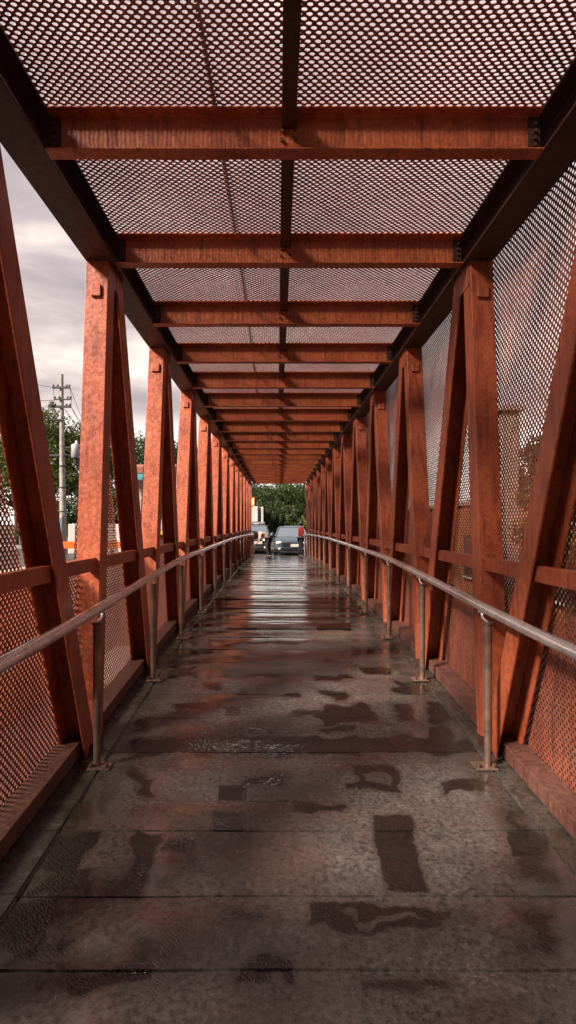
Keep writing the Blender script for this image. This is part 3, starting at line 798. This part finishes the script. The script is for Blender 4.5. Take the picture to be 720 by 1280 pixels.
# house with red roof and teal awning, yellow sill
hx0, hx1 = P3(150, 600, 34)[0], P3(212, 600, 34)[0]
hs = empty('house', (hx0, 34, GS)); tag(hs, 'small house with brick red roof edge and teal awning behind the second left post', 'house')
M_brick = simple('brick_red_fascia', (.34, .12, .09), .7, 0, .3, 5, .3)
M_teal = simple('teal_awning_cloth', (.06, .27, .32), .6, 0, .25, 3, .1)
M_yel = simple('yellow_paint', (.70, .42, .04), .5, 0, .2, 4, .1)
M_cream = simple('cream_render', (.36, .30, .245), .75, 0, .2, 3, .2)
hz = lambda py, d=34: E + (655 - py) / F * d - GS
wdt = hx1 - hx0
MB().lohi((0, 1.2, 0), (wdt, 5, hz(592))).build('wall', M_cream, hs)
rf = MB(); rf.add([(-.2, .1, hz(591)), (wdt + .2, .1, hz(591)), (wdt + .2, .1, hz(583)), (-.2, .1, hz(583)), (-.2, 5, hz(591)), (wdt + .2, 5, hz(591)), (wdt + .2, 3, hz(574)), (-.2, 3, hz(574))],
       [(0, 1, 2, 3), (4, 7, 6, 5), (3, 2, 6, 7), (0, 4, 5, 1), (0, 3, 7, 4), (1, 5, 6, 2)]); rf.build('roof', M_brick, hs)
aw = MB(); aw.add([(-.1, -.5, hz(600)), (wdt, -.5, hz(600)), (wdt, .09, hz(592)), (-.1, .09, hz(592)), (-.1, -.5, hz(601)), (wdt, -.5, hz(601)), (wdt, .09, hz(593.5)), (-.1, .09, hz(593.5))], [(0, 1, 2, 3), (7, 6, 5, 4), (0, 4, 5, 1), (3, 2, 6, 7), (0, 3, 7, 4), (1, 5, 6, 2)]); aw.build('awning', M_teal, hs)
for k in range(3): 
    wn = MB().lohi((.4 + k * .9, 1.15, .9), (1.0 + k * .9, 1.19, 2.2)).build('window', M_dk, hs)
    MB().lohi((.38 + k * .9, 1.10, .85), (1.02 + k * .9, 1.16, .9)).build('sill', M_white, wn)
ct = empty('counter', (P3(165, 650, 32.5)[0], 32.5, GS)); tag(ct, 'cream street counter with a yellow band between the first and second left posts', 'counter')
MB().lohi((0, 0, 0), (2.6, .8, 1.0)).build('base', M_dk, ct, .02)
MB().lohi((-.05, -.06, 1.0), (2.65, .86, 1.28)).build('yellow_band', M_yel, ct, .02)
MB().lohi((-.1, -.1, 1.28), (2.7, .9, 1.85)).build('top_panel', M_cream, ct, .03)
# distant grey apartment block
ap = empty('apartment_building', (P3(219, 600, 75)[0], 75, GS)); tag(ap, 'distant grey apartment block between the second and third left posts', 'building')
MB().lohi((0, 0, 0), (6, 6, E + (655 - 565) / F * 75 - GS)).build('wall', M_grey, ap)
MB().lohi((-.2, -.2, E + (655 - 565) / F * 75 - GS), (6.2, 6.2, E + (655 - 562) / F * 75 - GS)).build('roof', M_brick, ap)
for i in range(4):
    for j in range(4):
        MB().lohi((.5 + i * 1.4, -.04, 1.5 + j * 2.2), (1.4 + i * 1.4, -.01, 2.8 + j * 2.2)).build('window', M_blue, ap)

# white kiosk with lit lantern at the far left end
kd = 36.5
kx0 = P3(290, 640, kd)[0]; kx1 = P3(328.5, 640, kd)[0]; kz = lambda py: E + (655 - py) / F * kd - GS
ks = empty('kiosk', (kx0, kd, GS)); tag(ks, 'white fascia kiosk with a dark open front at the far left end', 'kiosk')
kw = kx1 - kx0
MB().lohi((0, .4, kz(652)), (P3(322, 640, kd)[0] - kx0, 2.5, kz(632.5))).build('fascia', M_white, ks, .02)
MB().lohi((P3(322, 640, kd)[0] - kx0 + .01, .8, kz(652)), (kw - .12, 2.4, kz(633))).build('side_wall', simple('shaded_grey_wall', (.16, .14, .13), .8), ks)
MB().lohi((kw - .11, .5, kz(653)), (kw + .02, .7, kz(633))).build('pillar', M_white, ks, .01)
MB().lohi((-.1, -.1, kz(654.5)), (kw + .12, 2.6, kz(652.4))).build('canopy', simple('grey_canopy', (.25, .24, .24), .5), ks, .01)
MB().lohi((0, 1.6, 0), (kw, 2.5, kz(655))).build('back_wall', M_dk, ks)
MB().lohi((0, .5, 0), (1.0, .8, kz(657))).build('door', M_white, ks, .01)
mL, nt, b = nmat('lit_lantern'); b.inputs['Base Color'].default_value = (.9, .55, .2, 1); b.inputs['Emission Color'].default_value = (1.0, .62, .25, 1); b.inputs['Emission Strength'].default_value = .55
lx0, _, lz = P3(315, 627, kd - .3)
ln = empty('lantern', (lx0, kd - .3, lz)); tag(ln, 'glowing cream and orange lantern above the white kiosk', 'lantern')
q = MB(); q.lohi((-.14, -.12, -.22), (.14, .12, .20)); q.build('lamp_panel', mL, ln, .03)
q = MB(); q.lohi((-.18, -.15, .20), (.18, .15, .27)); q.lohi((-.15, -.13, -.30), (.15, .13, -.22)); q.lohi((.13, -.13, -.22), (.17, .13, .2)); q.build('lamp_frame', M_orange, ln, .01)
q = MB(); q.lohi((-.03, .0, -.36), (.03, .06, -.30)); q.build('lamp_foot', M_dk, ln)

# ------------------------------------------------------------------ left and right surroundings seen through the mesh
M_ow = simple('orange_ochre_wall', (.62, .20, .055), .75, 0, .3, 1.3, .3)
lw = empty('painted_wall', (-3.4, -3, .0)); tag(lw, 'orange ochre wall outside the left mesh', 'wall')
MB().lohi((-.12, 0, 0), (0, 11.5, E - .66)).build('wall_face', M_ow, lw, .01)
MB().lohi((-.16, -.02, E - .66), (.04, 11.52, E - .60)).build('coping', M_cream, lw, .01)
tag(MB().lohi((-3.38, -6, -.05), (-1.5, 12, .06)).build('footpath', simple('pale_concrete_path', (.26, .24, .22), .4, 0, .2, 2, .2)), kind='structure')
rw = empty('low_building', (5.6, 1.5, 0)); tag(rw, 'long low brown and orange building wall outside the right mesh', 'building')
M_rb = simple('brown_ochre_render', (.26, .095, .04), .8, 0, .35, .9, .3)
MB().lohi((0, 0, 0), (3.5, 24.0, E + .55)).build('wall_face', M_rb, rw, .02)
MB().lohi((-.08, -.1, E + .55), (3.6, 24.1, E + .66)).build('coping', M_cream, rw, .01)
for i in range(8):
    wn = MB().lohi((-.03, 1.0 + i * 2.7, 1.1), (-.004, 2.2 + i * 2.7, 2.3)).build('window', M_dk, rw)
    MB().lohi((-.10, .95 + i * 2.7, 1.02), (-.035, 2.25 + i * 2.7, 1.09)).build('sill', M_white, wn)
pl_ = empty('column', (4.35, 10.9, 0)); tag(pl_, 'tan concrete column rising outside the right mesh wall', 'column')
MB().lohi((-.17, -.17, 0), (.17, .17, E + 2.1)).build('shaft', M_cream, pl_, .02); MB().lohi((-.24, -.24, E + 2.1), (.24, .24, E + 2.22)).build('cap', M_cream, pl_, .02)
a = P3(560, 728, 10.1); b2 = P3(604, 766, 8.4)
yr = empty('ramp_rail', (a[0], a[1], a[2])); tag(yr, 'sloping yellow orange ramp rail seen through the right mesh', 'rail')
MB().prism((0, 0, 0), (b2[0] - a[0], b2[1] - a[1], b2[2] - a[2]), [(-.03, -.06), (.03, -.06), (.03, .06), (-.03, .06)]).build('rail_board', M_yel, yr, .005)
for t in (.1, .9):
    MB().lohi(((b2[0] - a[0]) * t - .03, (b2[1] - a[1]) * t - .03, -a[2]), ((b2[0] - a[0]) * t + .03, (b2[1] - a[1]) * t + .03, (b2[2] - a[2]) * t - .06)).build('post', M_dk, yr)
ow = empty('painted_wall', (3.3, -1.5, 0)); tag(ow, 'low bright orange wall close outside the right mesh', 'wall')
MB().lohi((0, 0, 0), (.15, 6.6, E - .72)).build('wall_face', M_ow, ow, .01); MB().lohi((-.03, -.02, E - .72), (.18, 6.62, E - .66)).build('coping', M_cream, ow, .01)

# ------------------------------------------------------------------ cars
def glass_mat():
    m, nt, b = nmat('car_glass'); b.inputs['Base Color'].default_value = (.10, .13, .16, 1); b.inputs['Roughness'].default_value = .06; b.inputs['Specular IOR Level'].default_value = .9
    return m
M_glass = glass_mat()
M_tyre = simple('tyre_rubber', (.02, .02, .02), .85); M_rim = simple('rim_alloy', (.35, .35, .36), .3, .8)
M_hl = simple('headlight_lens', (.7, .68, .62), .12, 0, .1); M_blk = simple('black_plastic', (.015, .015, .017), .4)
def car(x, y, colr, label, suv=False, s=1.0, rz=0):
    body = simple('car_paint', colr, .22, .25, .05, 3, 0)
    c = empty('parked_car', (x, y, GS + .004), rz); tag(c, label, 'car', 'cars parked on the far street')
    c.scale = (s, s, s)
    # lofted lower body: stations along y (front at y=0 facing the bridge)
    hb = .12 if suv else 0
    st = [(-.02, .70, .30, .62 + hb), (.05, .78, .22, .78 + hb), (.35, .83, .2, .88 + hb), (1.15, .86, .2, .97 + hb), (2.2, .87, .2, .99 + hb), (3.4, .87, .2, 1.0 + hb), (4.1, .83, .22, .98 + hb), (4.3, .74, .32, .8 + hb)]
    def ring(w, zb, zt):
        P_ = [(-w * .9, zb), (-w, zb + .12), (-w, zt - .22), (-w * .96, zt - .06), (-w * .82, zt), (0, zt + .035), (w * .82, zt), (w * .96, zt - .06), (w, zt - .22), (w, zb + .12), (w * .9, zb)]
        return P_
    q = MB(); vs = []; fs = []; n = 11
    for (yy_, w, zb, zt) in st: vs += [(px_, yy_, pz) for px_, pz in ring(w, zb, zt)]
    for i in range(len(st) - 1):
        for k in range(n): fs.append((i * n + k, i * n + (k + 1) % n, (i + 1) * n + (k + 1) % n, (i + 1) * n + k))
    fs += [tuple(range(n)), tuple(range((len(st) - 1) * n, len(st) * n))]
    q.add(vs, fs, True); bo = q.build('body', body, c)
    m_ = bo.modifiers.new('sub', 'SUBSURF'); m_.levels = m_.render_levels = 2
    # cabin
    zr_ = 1.47 + hb * 1.4
    def cab(shr, y0, y1, yt0, yt1, zb, zt, wb, wt, name, mat):
        q = MB(); q.add([(-wb, y0, zb), (wb, y0, zb), (wb, y1, zb), (-wb, y1, zb), (-wt, yt0, zt), (wt, yt0, zt), (wt, yt1, zt), (-wt, yt1, zt)], [(0, 1, 2, 3), (4, 7, 6, 5), (0, 4, 5, 1), (1, 5, 6, 2), (2, 6, 7, 3), (3, 7, 4, 0)])
        return q.build(name, mat, c, .05, 3)
    cab(0, 1.1, 3.7, 1.75, 3.2, .93 + hb, zr_ - .05, .80, .62, 'cabin_glass', M_glass)
    q = MB(); q.add([(-.64, 1.72, zr_ - .055), (.64, 1.72, zr_ - .055), (.64, 3.25, zr_ - .055), (-.64, 3.25, zr_ - .055), (-.56, 1.9, zr_ + .02), (.56, 1.9, zr_ + .02), (.56, 3.1, zr_ + .02), (-.56, 3.1, zr_ + .02)], [(0, 1, 2, 3), (4, 7, 6, 5), (0, 4, 5, 1), (1, 5, 6, 2), (2, 6, 7, 3), (3, 7, 4, 0)]); q.build('roof', body, c, .02, 3)
    q = MB()
    for sx in (-1, 1):
        q.tube([(sx * .80, 1.12, .95 + hb), (sx * .63, 1.75, zr_ - .05)], .035, 8); q.tube([(sx * .81, 3.68, .95 + hb), (sx * .63, 3.2, zr_ - .05)], .045, 8); q.tube([(sx * .825, 2.4, .95 + hb), (sx * .64, 2.45, zr_ - .05)], .03, 8)
    q.build('pillar', body, c)
    q = MB(); q.lohi((-.48, -.06, .50 + hb), (.48, .0, .68 + hb)); q.lohi((-.55, -.07, .26), (.55, -.01, .42)); q.build('grille', M_blk, c, .02)
    for sx in (-1, 1):
        MB().ball((sx * .62, .03, .66 + hb), .15, 12, 8, (1.1, .55, .55)).build('headlight', M_hl, c)
        MB().ball((sx * .58, -.03, .36), .06, 10, 6, (1.2, .6, 1)).build('fog_light', M_hl, c)
        MB().ball((sx * 1.0, 1.35, 1.02 + hb), .11, 10, 7, (.9, .5, .7)).build('wing_mirror', body, c)
        for wy in (.85, 3.45):
            wh = MB().tube([(sx * .70, wy, .31), (sx * .88, wy, .31)], .31, 22).build('wheel', M_tyre, c)
            MB().tube([(sx * .86, wy, .31), (sx * .89, wy, .31)], .19, 16).build('rim', M_rim, wh)
    MB().lohi((-.03, -.10, .45 + hb), (.40, -.075, .60 + hb) if False else (.45, -.075, .60 + hb)).build('number_plate', M_white, c, .004)
    return c
car(P3(364, 0, 29.3)[0], 29.3, (.07, .10, .135), 'dark blue car facing the bridge, beside the person in red', False, 1.0)
car(P3(367.5, 0, 34.9)[0], 35.2, (.18, .26, .33), 'pale blue car with its roof showing above the dark blue one', False, 1.0, 0)
car(P3(318, 0, 31.0)[0], 31.0, (.09, .097, .11), 'dusky grey car in front of the kiosk, half hidden by the bending person', True, .95, 0)

# ------------------------------------------------------------------ people
def skin_obj(name, verts, edges, radii, mat, parent=None, root=0, sub=2):
    me = bpy.data.meshes.new(name); me.from_pydata([tuple(v) for v in verts], edges, [])
    me.materials.append(mat)
    o = bpy.data.objects.new(name, me); col.objects.link(o)
    if parent is not None: o.parent = parent
    m = o.modifiers.new('skin', 'SKIN'); m.use_smooth_shade = True
    lay = me.skin_vertices[0].data if me.skin_vertices else None
    if lay is None:
        bpy.context.view_layer.objects.active = o
        bm = bmesh.new(); bm.from_mesh(me); L_ = bm.verts.layers.skin.verify()
        for i, v in enumerate(bm.verts):
            r = radii[i]; v[L_].radius = r if hasattr(r, '__len__') else (r, r); v[L_].use_root = (i == root)
        bm.to_mesh(me); bm.free()
    else:
        for i, r in enumerate(radii):
            lay[i].radius = r if hasattr(r, '__len__') else (r, r); lay[i].use_root = (i == root)
    s = o.modifiers.new('sub', 'SUBSURF'); s.levels = s.render_levels = sub
    return o
M_skin = simple('skin', (.34, .18, .12), .55, 0, .08, 12, 0); M_hair = simple('black_hair', (.012, .010, .010), .45)
M_red = simple('red_cloth', (.40, .012, .012), .8, 0, .12, 8, .2); M_pink = simple('pink_white_cloth', (.46, .34, .31), .85, 0, .14, 9, .2)
M_trs = simple('black_cloth', (.012, .012, .016), .85, 0, .2, 9, .2); M_shoe = simple('dark_shoes', (.03, .028, .028), .5)
def person(loc, rz, J, shirt, label):
    """J: joint dict; body one skin, then clothes"""
    t = empty('person', loc, rz); tag(t, label, 'person')
    V = []; Rr = []; Ed = []; idx_ = {}
    def add(n, p, r, par=None):
        idx_[n] = len(V); V.append(Vector(p)); Rr.append(r)
        if par is not None: Ed.append((idx_[par], idx_[n]))
    for n, p, r, par in J: add(n, p, r, par)
    # fingers
    for s in ('l', 'r'):
        h = V[idx_['hand_' + s]]; w = V[idx_['wrist_' + s]]; d = (h - w).normalized()
        side = d.cross(Vector((0, 1, 0))); side = side.normalized() if side.length > .1 else Vector((1, 0, 0))
        side2 = d.cross(side).normalized()
        for k, ln_ in enumerate((.062, .072, .068, .052)):
            b = h + side2 * (k - 1.5) * .02 + d * .03
            add(f'f{s}{k}a', b, .010, 'hand_' + s); add(f'f{s}{k}b', b + d * ln_ * .55 + side * .004, .009, f'f{s}{k}a'); add(f'f{s}{k}c', b + d * ln_ + side * .018, .007, f'f{s}{k}b')
        b = w + (h - w) * .5
        add(f't{s}a', b + side2 * -.035, .011, 'hand_' + s); add(f't{s}b', b + side2 * -.05 + d * .04, .009, f't{s}a')
    body = skin_obj('body', V, Ed, Rr, M_skin, t)
    def cloth(name, names, grow, mat, ext=()):
        vs = [V[idx_[n]] for n in names]; rs = [tuple(a + grow for a in (Rr[idx_[n]] if hasattr(Rr[idx_[n]], '__len__') else (Rr[idx_[n]],) * 2)) for n in names]
        im = {n: i for i, n in enumerate(names)}
        es = [(im[a], im[b]) for a, b in [(x, y) for x in names for y in names] if (idx_[a], idx_[b]) in Ed]
        return skin_obj(name, vs, es, rs, mat, t)
    cloth('shirt', ['pelvis', 'waist', 'chest', 'neckb', 'sho_l', 'sho_r', 'elb_l', 'elb_r'], .035, shirt)
    cloth('trousers', ['pelvis', 'hip_l', 'hip_r', 'knee_l', 'knee_r', 'ank_l', 'ank_r'], .018, M_trs)
    for s in ('l', 'r'):
        a, b = V[idx_['ank_' + s]], V[idx_['toe_' + s]]
        MB().ball(((a.x + b.x) / 2, (a.y + b.y) / 2, .045), .13, 12, 8, (.38, .38, .36) if abs(a.y - b.y) < .02 and abs(a.x - b.x) < .02 else ((1, .4, .38) if abs(a.x - b.x) > abs(a.y - b.y) else (.4, 1, .38))).build('shoe', M_shoe, t)
    hd = V[idx_['head']]; nk = V[idx_['neck']]; up_ = (V[idx_['crown']] - nk).normalized()
    face = V[idx_['nose']] - hd; face = (face - up_ * face.dot(up_)).normalized()
    c = hd + up_ * .03 - face * .022
    q = MB().ball((0, 0, 0), .115, 14, 10, (.95, 1.0, 1.08))
    o = q.build('hair', M_hair, t)
    sd = up_.cross(face)
    o.matrix_local = Matrix(((sd.x, face.x, up_.x, c.x), (sd.y, face.y, up_.y, c.y), (sd.z, face.z, up_.z, c.z), (0, 0, 0, 1)))
    for sgn in (-1, 1):
        e = hd + face * .093 + sd * sgn * .033 + up_ * .0
        MB().ball(tuple(e), .013, 8, 6).build('eye', M_dk, t)
    return t
# person standing in red (faces away to the left, seen from behind/side)
J = [('pelvis', (0, 0, .95), (.155, .12), None), ('waist', (0, 0, 1.10), (.14, .105), 'pelvis'), ('chest', (0, .0, 1.30), (.165, .12), 'waist'), ('neckb', (0, 0, 1.43), (.09, .08), 'chest'),
     ('neck', (0, -.01, 1.50), .055, 'neckb'), ('head', (0, -.02, 1.60), (.078, .095), 'neck'), ('crown', (0, -.01, 1.69), (.07, .08), 'head'), ('nose', (0, -.115, 1.60), .014, 'head'),
     ('sho_l', (-.19, 0, 1.39), .06, 'chest'), ('sho_r', (.19, 0, 1.39), .06, 'chest'), ('elb_l', (-.27, -.02, 1.12), .045, 'sho_l'), ('elb_r', (.28, .02, 1.12), .045, 'sho_r'),
     ('wrist_l', (-.24, -.18, .93), .03, 'elb_l'), ('wrist_r', (.30, -.06, .88), .03, 'elb_r'), ('hand_l', (-.22, -.24, .87), (.036, .02), 'wrist_l'), ('hand_r', (.30, -.08, .80), (.02, .036), 'wrist_r'),
     ('hip_l', (-.10, 0, .88), .09, 'pelvis'), ('hip_r', (.10, 0, .88), .09, 'pelvis'), ('knee_l', (-.11, -.03, .48), .06, 'hip_l'), ('knee_r', (.12, .03, .48), .06, 'hip_r'),
     ('ank_l', (-.11, .0, .09), .042, 'knee_l'), ('ank_r', (.13, .07, .09), .042, 'knee_r'), ('toe_l', (-.12, -.15, .035), .03, 'ank_l'), ('toe_r', (.15, -.08, .035), .03, 'ank_r')]
person((P3(376.3, 0, 28.0)[0], 28.0, GS + .006), R(95), J, M_red, 'person in a red shirt and black trousers standing at the right end of the bridge')
# bending person, leaning to the left (-x)
J2 = [('pelvis', (0, 0, .93), (.15, .13), None), ('waist', (-.10, 0, 1.07), (.135, .12), 'pelvis'), ('chest', (-.30, 0, 1.16), (.16, .135), 'waist'), ('neckb', (-.42, 0, 1.17), (.085, .08), 'chest'),
      ('neck', (-.48, 0, 1.15), .055, 'neckb'), ('head', (-.57, 0, 1.10), (.08, .095), 'neck'), ('crown', (-.66, 0, 1.07), (.07, .08), 'head'), ('nose', (-.60, 0, 1.00), .014, 'head'),
      ('sho_l', (-.34, -.18, 1.12), .058, 'chest'), ('sho_r', (-.34, .18, 1.12), .058, 'chest'), ('elb_l', (-.36, -.22, .86), .045, 'sho_l'), ('elb_r', (-.36, .22, .86), .045, 'sho_r'),
      ('wrist_l', (-.52, -.16, .70), .03, 'elb_l'), ('wrist_r', (-.52, .15, .70), .03, 'elb_r'), ('hand_l', (-.59, -.14, .66), (.036, .02), 'wrist_l'), ('hand_r', (-.59, .13, .66), (.036, .02), 'wrist_r'),
      ('hip_l', (.02, -.09, .87), .09, 'pelvis'), ('hip_r', (.02, .09, .87), .09, 'pelvis'), ('knee_l', (-.03, -.1, .48), .06, 'hip_l'), ('knee_r', (.07, .11, .48), .06, 'hip_r'),
      ('ank_l', (.05, -.1, .09), .042, 'knee_l'), ('ank_r', (.14, .12, .09), .042, 'knee_r'), ('toe_l', (-.10, -.11, .035), .03, 'ank_l'), ('toe_r', (-.01, .13, .035), .03, 'ank_r')]
bp = person((P3(334.5, 0, 27.6)[0], 27.6, GS + .006), 0, J2, M_pink, 'person in a pale pink shirt bending forward at the left end of the bridge')
# hanging long hair of the bending person
q = MB(); q.ball((-.66, 0, 1.08), .215, 12, 8, (1.25, 1.0, 1.0)); q.ball((-.76, 0, .94), .14, 12, 8, (1.0, .9, 1.3)); q.build('long_hair', M_hair, bp)

# ------------------------------------------------------------------ world, sun, camera
w = bpy.data.worlds.new('World'); scene.world = w; w.use_nodes = True
nt = w.node_tree; bg = nt.nodes['Background']
SUN_EL, SUN_AZ = 38, 234      # sun behind the camera, a little to the left
sky = N(nt, 'ShaderNodeTexSky', sky_type='NISHITA'); sky.sun_disc = False
sky.sun_elevation = R(SUN_EL); sky.sun_rotation = R(SUN_AZ); sky.air_density = 1.5; sky.dust_density = 3
tc = N(nt, 'ShaderNodeTexCoord')
def mapn(sc, loc=(0, 0, 0)):
    m = N(nt, 'ShaderNodeMapping'); m.inputs['Scale'].default_value = sc; m.inputs['Location'].default_value = loc
    nt.links.new(tc.outputs['Generated'], m.inputs['Vector']); return m.outputs['Vector']
n1 = noise(nt, mapn((1.6, 1.6, 5.5), (.3, .1, .42)), 2.1, 7, .56, .35)
sepz = N(nt, 'ShaderNodeSeparateXYZ'); nt.links.new(tc.outputs['Generated'], sepz.inputs[0])
band = ramp(nt, sepz.outputs['Z'], [(.14, .35), (.215, .42), (.25, .75), (.30, .72), (.36, .36), (.50, .22), (.75, .5)])
n1 = mth(nt, 'ADD', mth(nt, 'MULTIPLY', n1, .9), mth(nt, 'MULTIPLY', mth(nt, 'SUBTRACT', band, .38), .6))
cl = ramp(nt, n1, [(.32, (1.6, 1.36, 1.42)), (.47, (2.05, 1.75, 1.76)), (.57, (2.9, 2.5, 2.4)), (.66, (4.0, 3.45, 3.05))])
for_el = N(nt, 'ShaderNodeSeparateXYZ'); nt.links.new(tc.outputs['Generated'], for_el.inputs[0])
front = ramp(nt, for_el.outputs['Y'], [(0.0, 0.0), (.45, 1.0)])
gz = ramp(nt, for_el.outputs['Z'], [(.0, .36), (.2, .38), (.5, .46), (.8, .62)])
gx = ramp(nt, for_el.outputs['X'], [(.0, 0.0), (.28, 1.0)])
glow = mth(nt, 'MULTIPLY', mth(nt, 'MAXIMUM', gz, gx), front)
cl = mixc(nt, glow, cl, mixc(nt, 1.0, cl, (2.35, 2.25, 2.18), 'MULTIPLY'))
cl = mixc(nt, mth(nt, 'MULTIPLY', mth(nt, 'MULTIPLY', gx, front), .65), cl, (4.3, 3.75, 3.65))
hor = mth(nt, 'MULTIPLY', ramp(nt, for_el.outputs['Z'], [(.0, 1.0), (.125, 1.0), (.19, 0.0)]), ramp(nt, for_el.outputs['Y'], [(.55, 0.0), (.9, 1.0)]))
cl = mixc(nt, hor, cl, (8.8, 8.0, 7.4))  # extra bright low band ahead, added so the wet deck mirrors its glare
mixw = mixc(nt, 0.94, sky.outputs['Color'], cl)
nt.links.new(mixw, bg.inputs['Color']); bg.inputs['Strength'].default_value = .1

sd = bpy.data.lights.new('sun', 'SUN'); sd.energy = 5.0; sd.angle = R(12); sd.color = (1.0, .84, .72)
so = bpy.data.objects.new('sun', sd); col.objects.link(so)
az = R(SUN_AZ); el = R(SUN_EL)
to_sun = Vector((math.sin(az) * math.cos(el), math.cos(az) * math.cos(el), math.sin(el)))
so.rotation_euler = to_sun.to_track_quat('Z', 'Y').to_euler()

cam = bpy.data.cameras.new('camera'); co = bpy.data.objects.new('camera', cam); col.objects.link(co)
co.location = (0, 0, E); co.rotation_euler = (R(90), 0, 0)
cam.sensor_fit = 'HORIZONTAL'; cam.sensor_width = 36; cam.lens = 36
cam.shift_x = 13.5 / 720; cam.shift_y = 15 / 720
cam.clip_start = .05; cam.clip_end = 2000
scene.camera = co
scene.view_settings.view_transform = 'Standard'; scene.view_settings.look = 'None'
scene.view_settings.exposure = 1.1; scene.view_settings.gamma = 1; scene.view_settings.use_curve_mapping = False
scene.cycles.max_bounces = 8; scene.cycles.diffuse_bounces = 3; scene.cycles.glossy_bounces = 4
scene.cycles.use_denoising = True
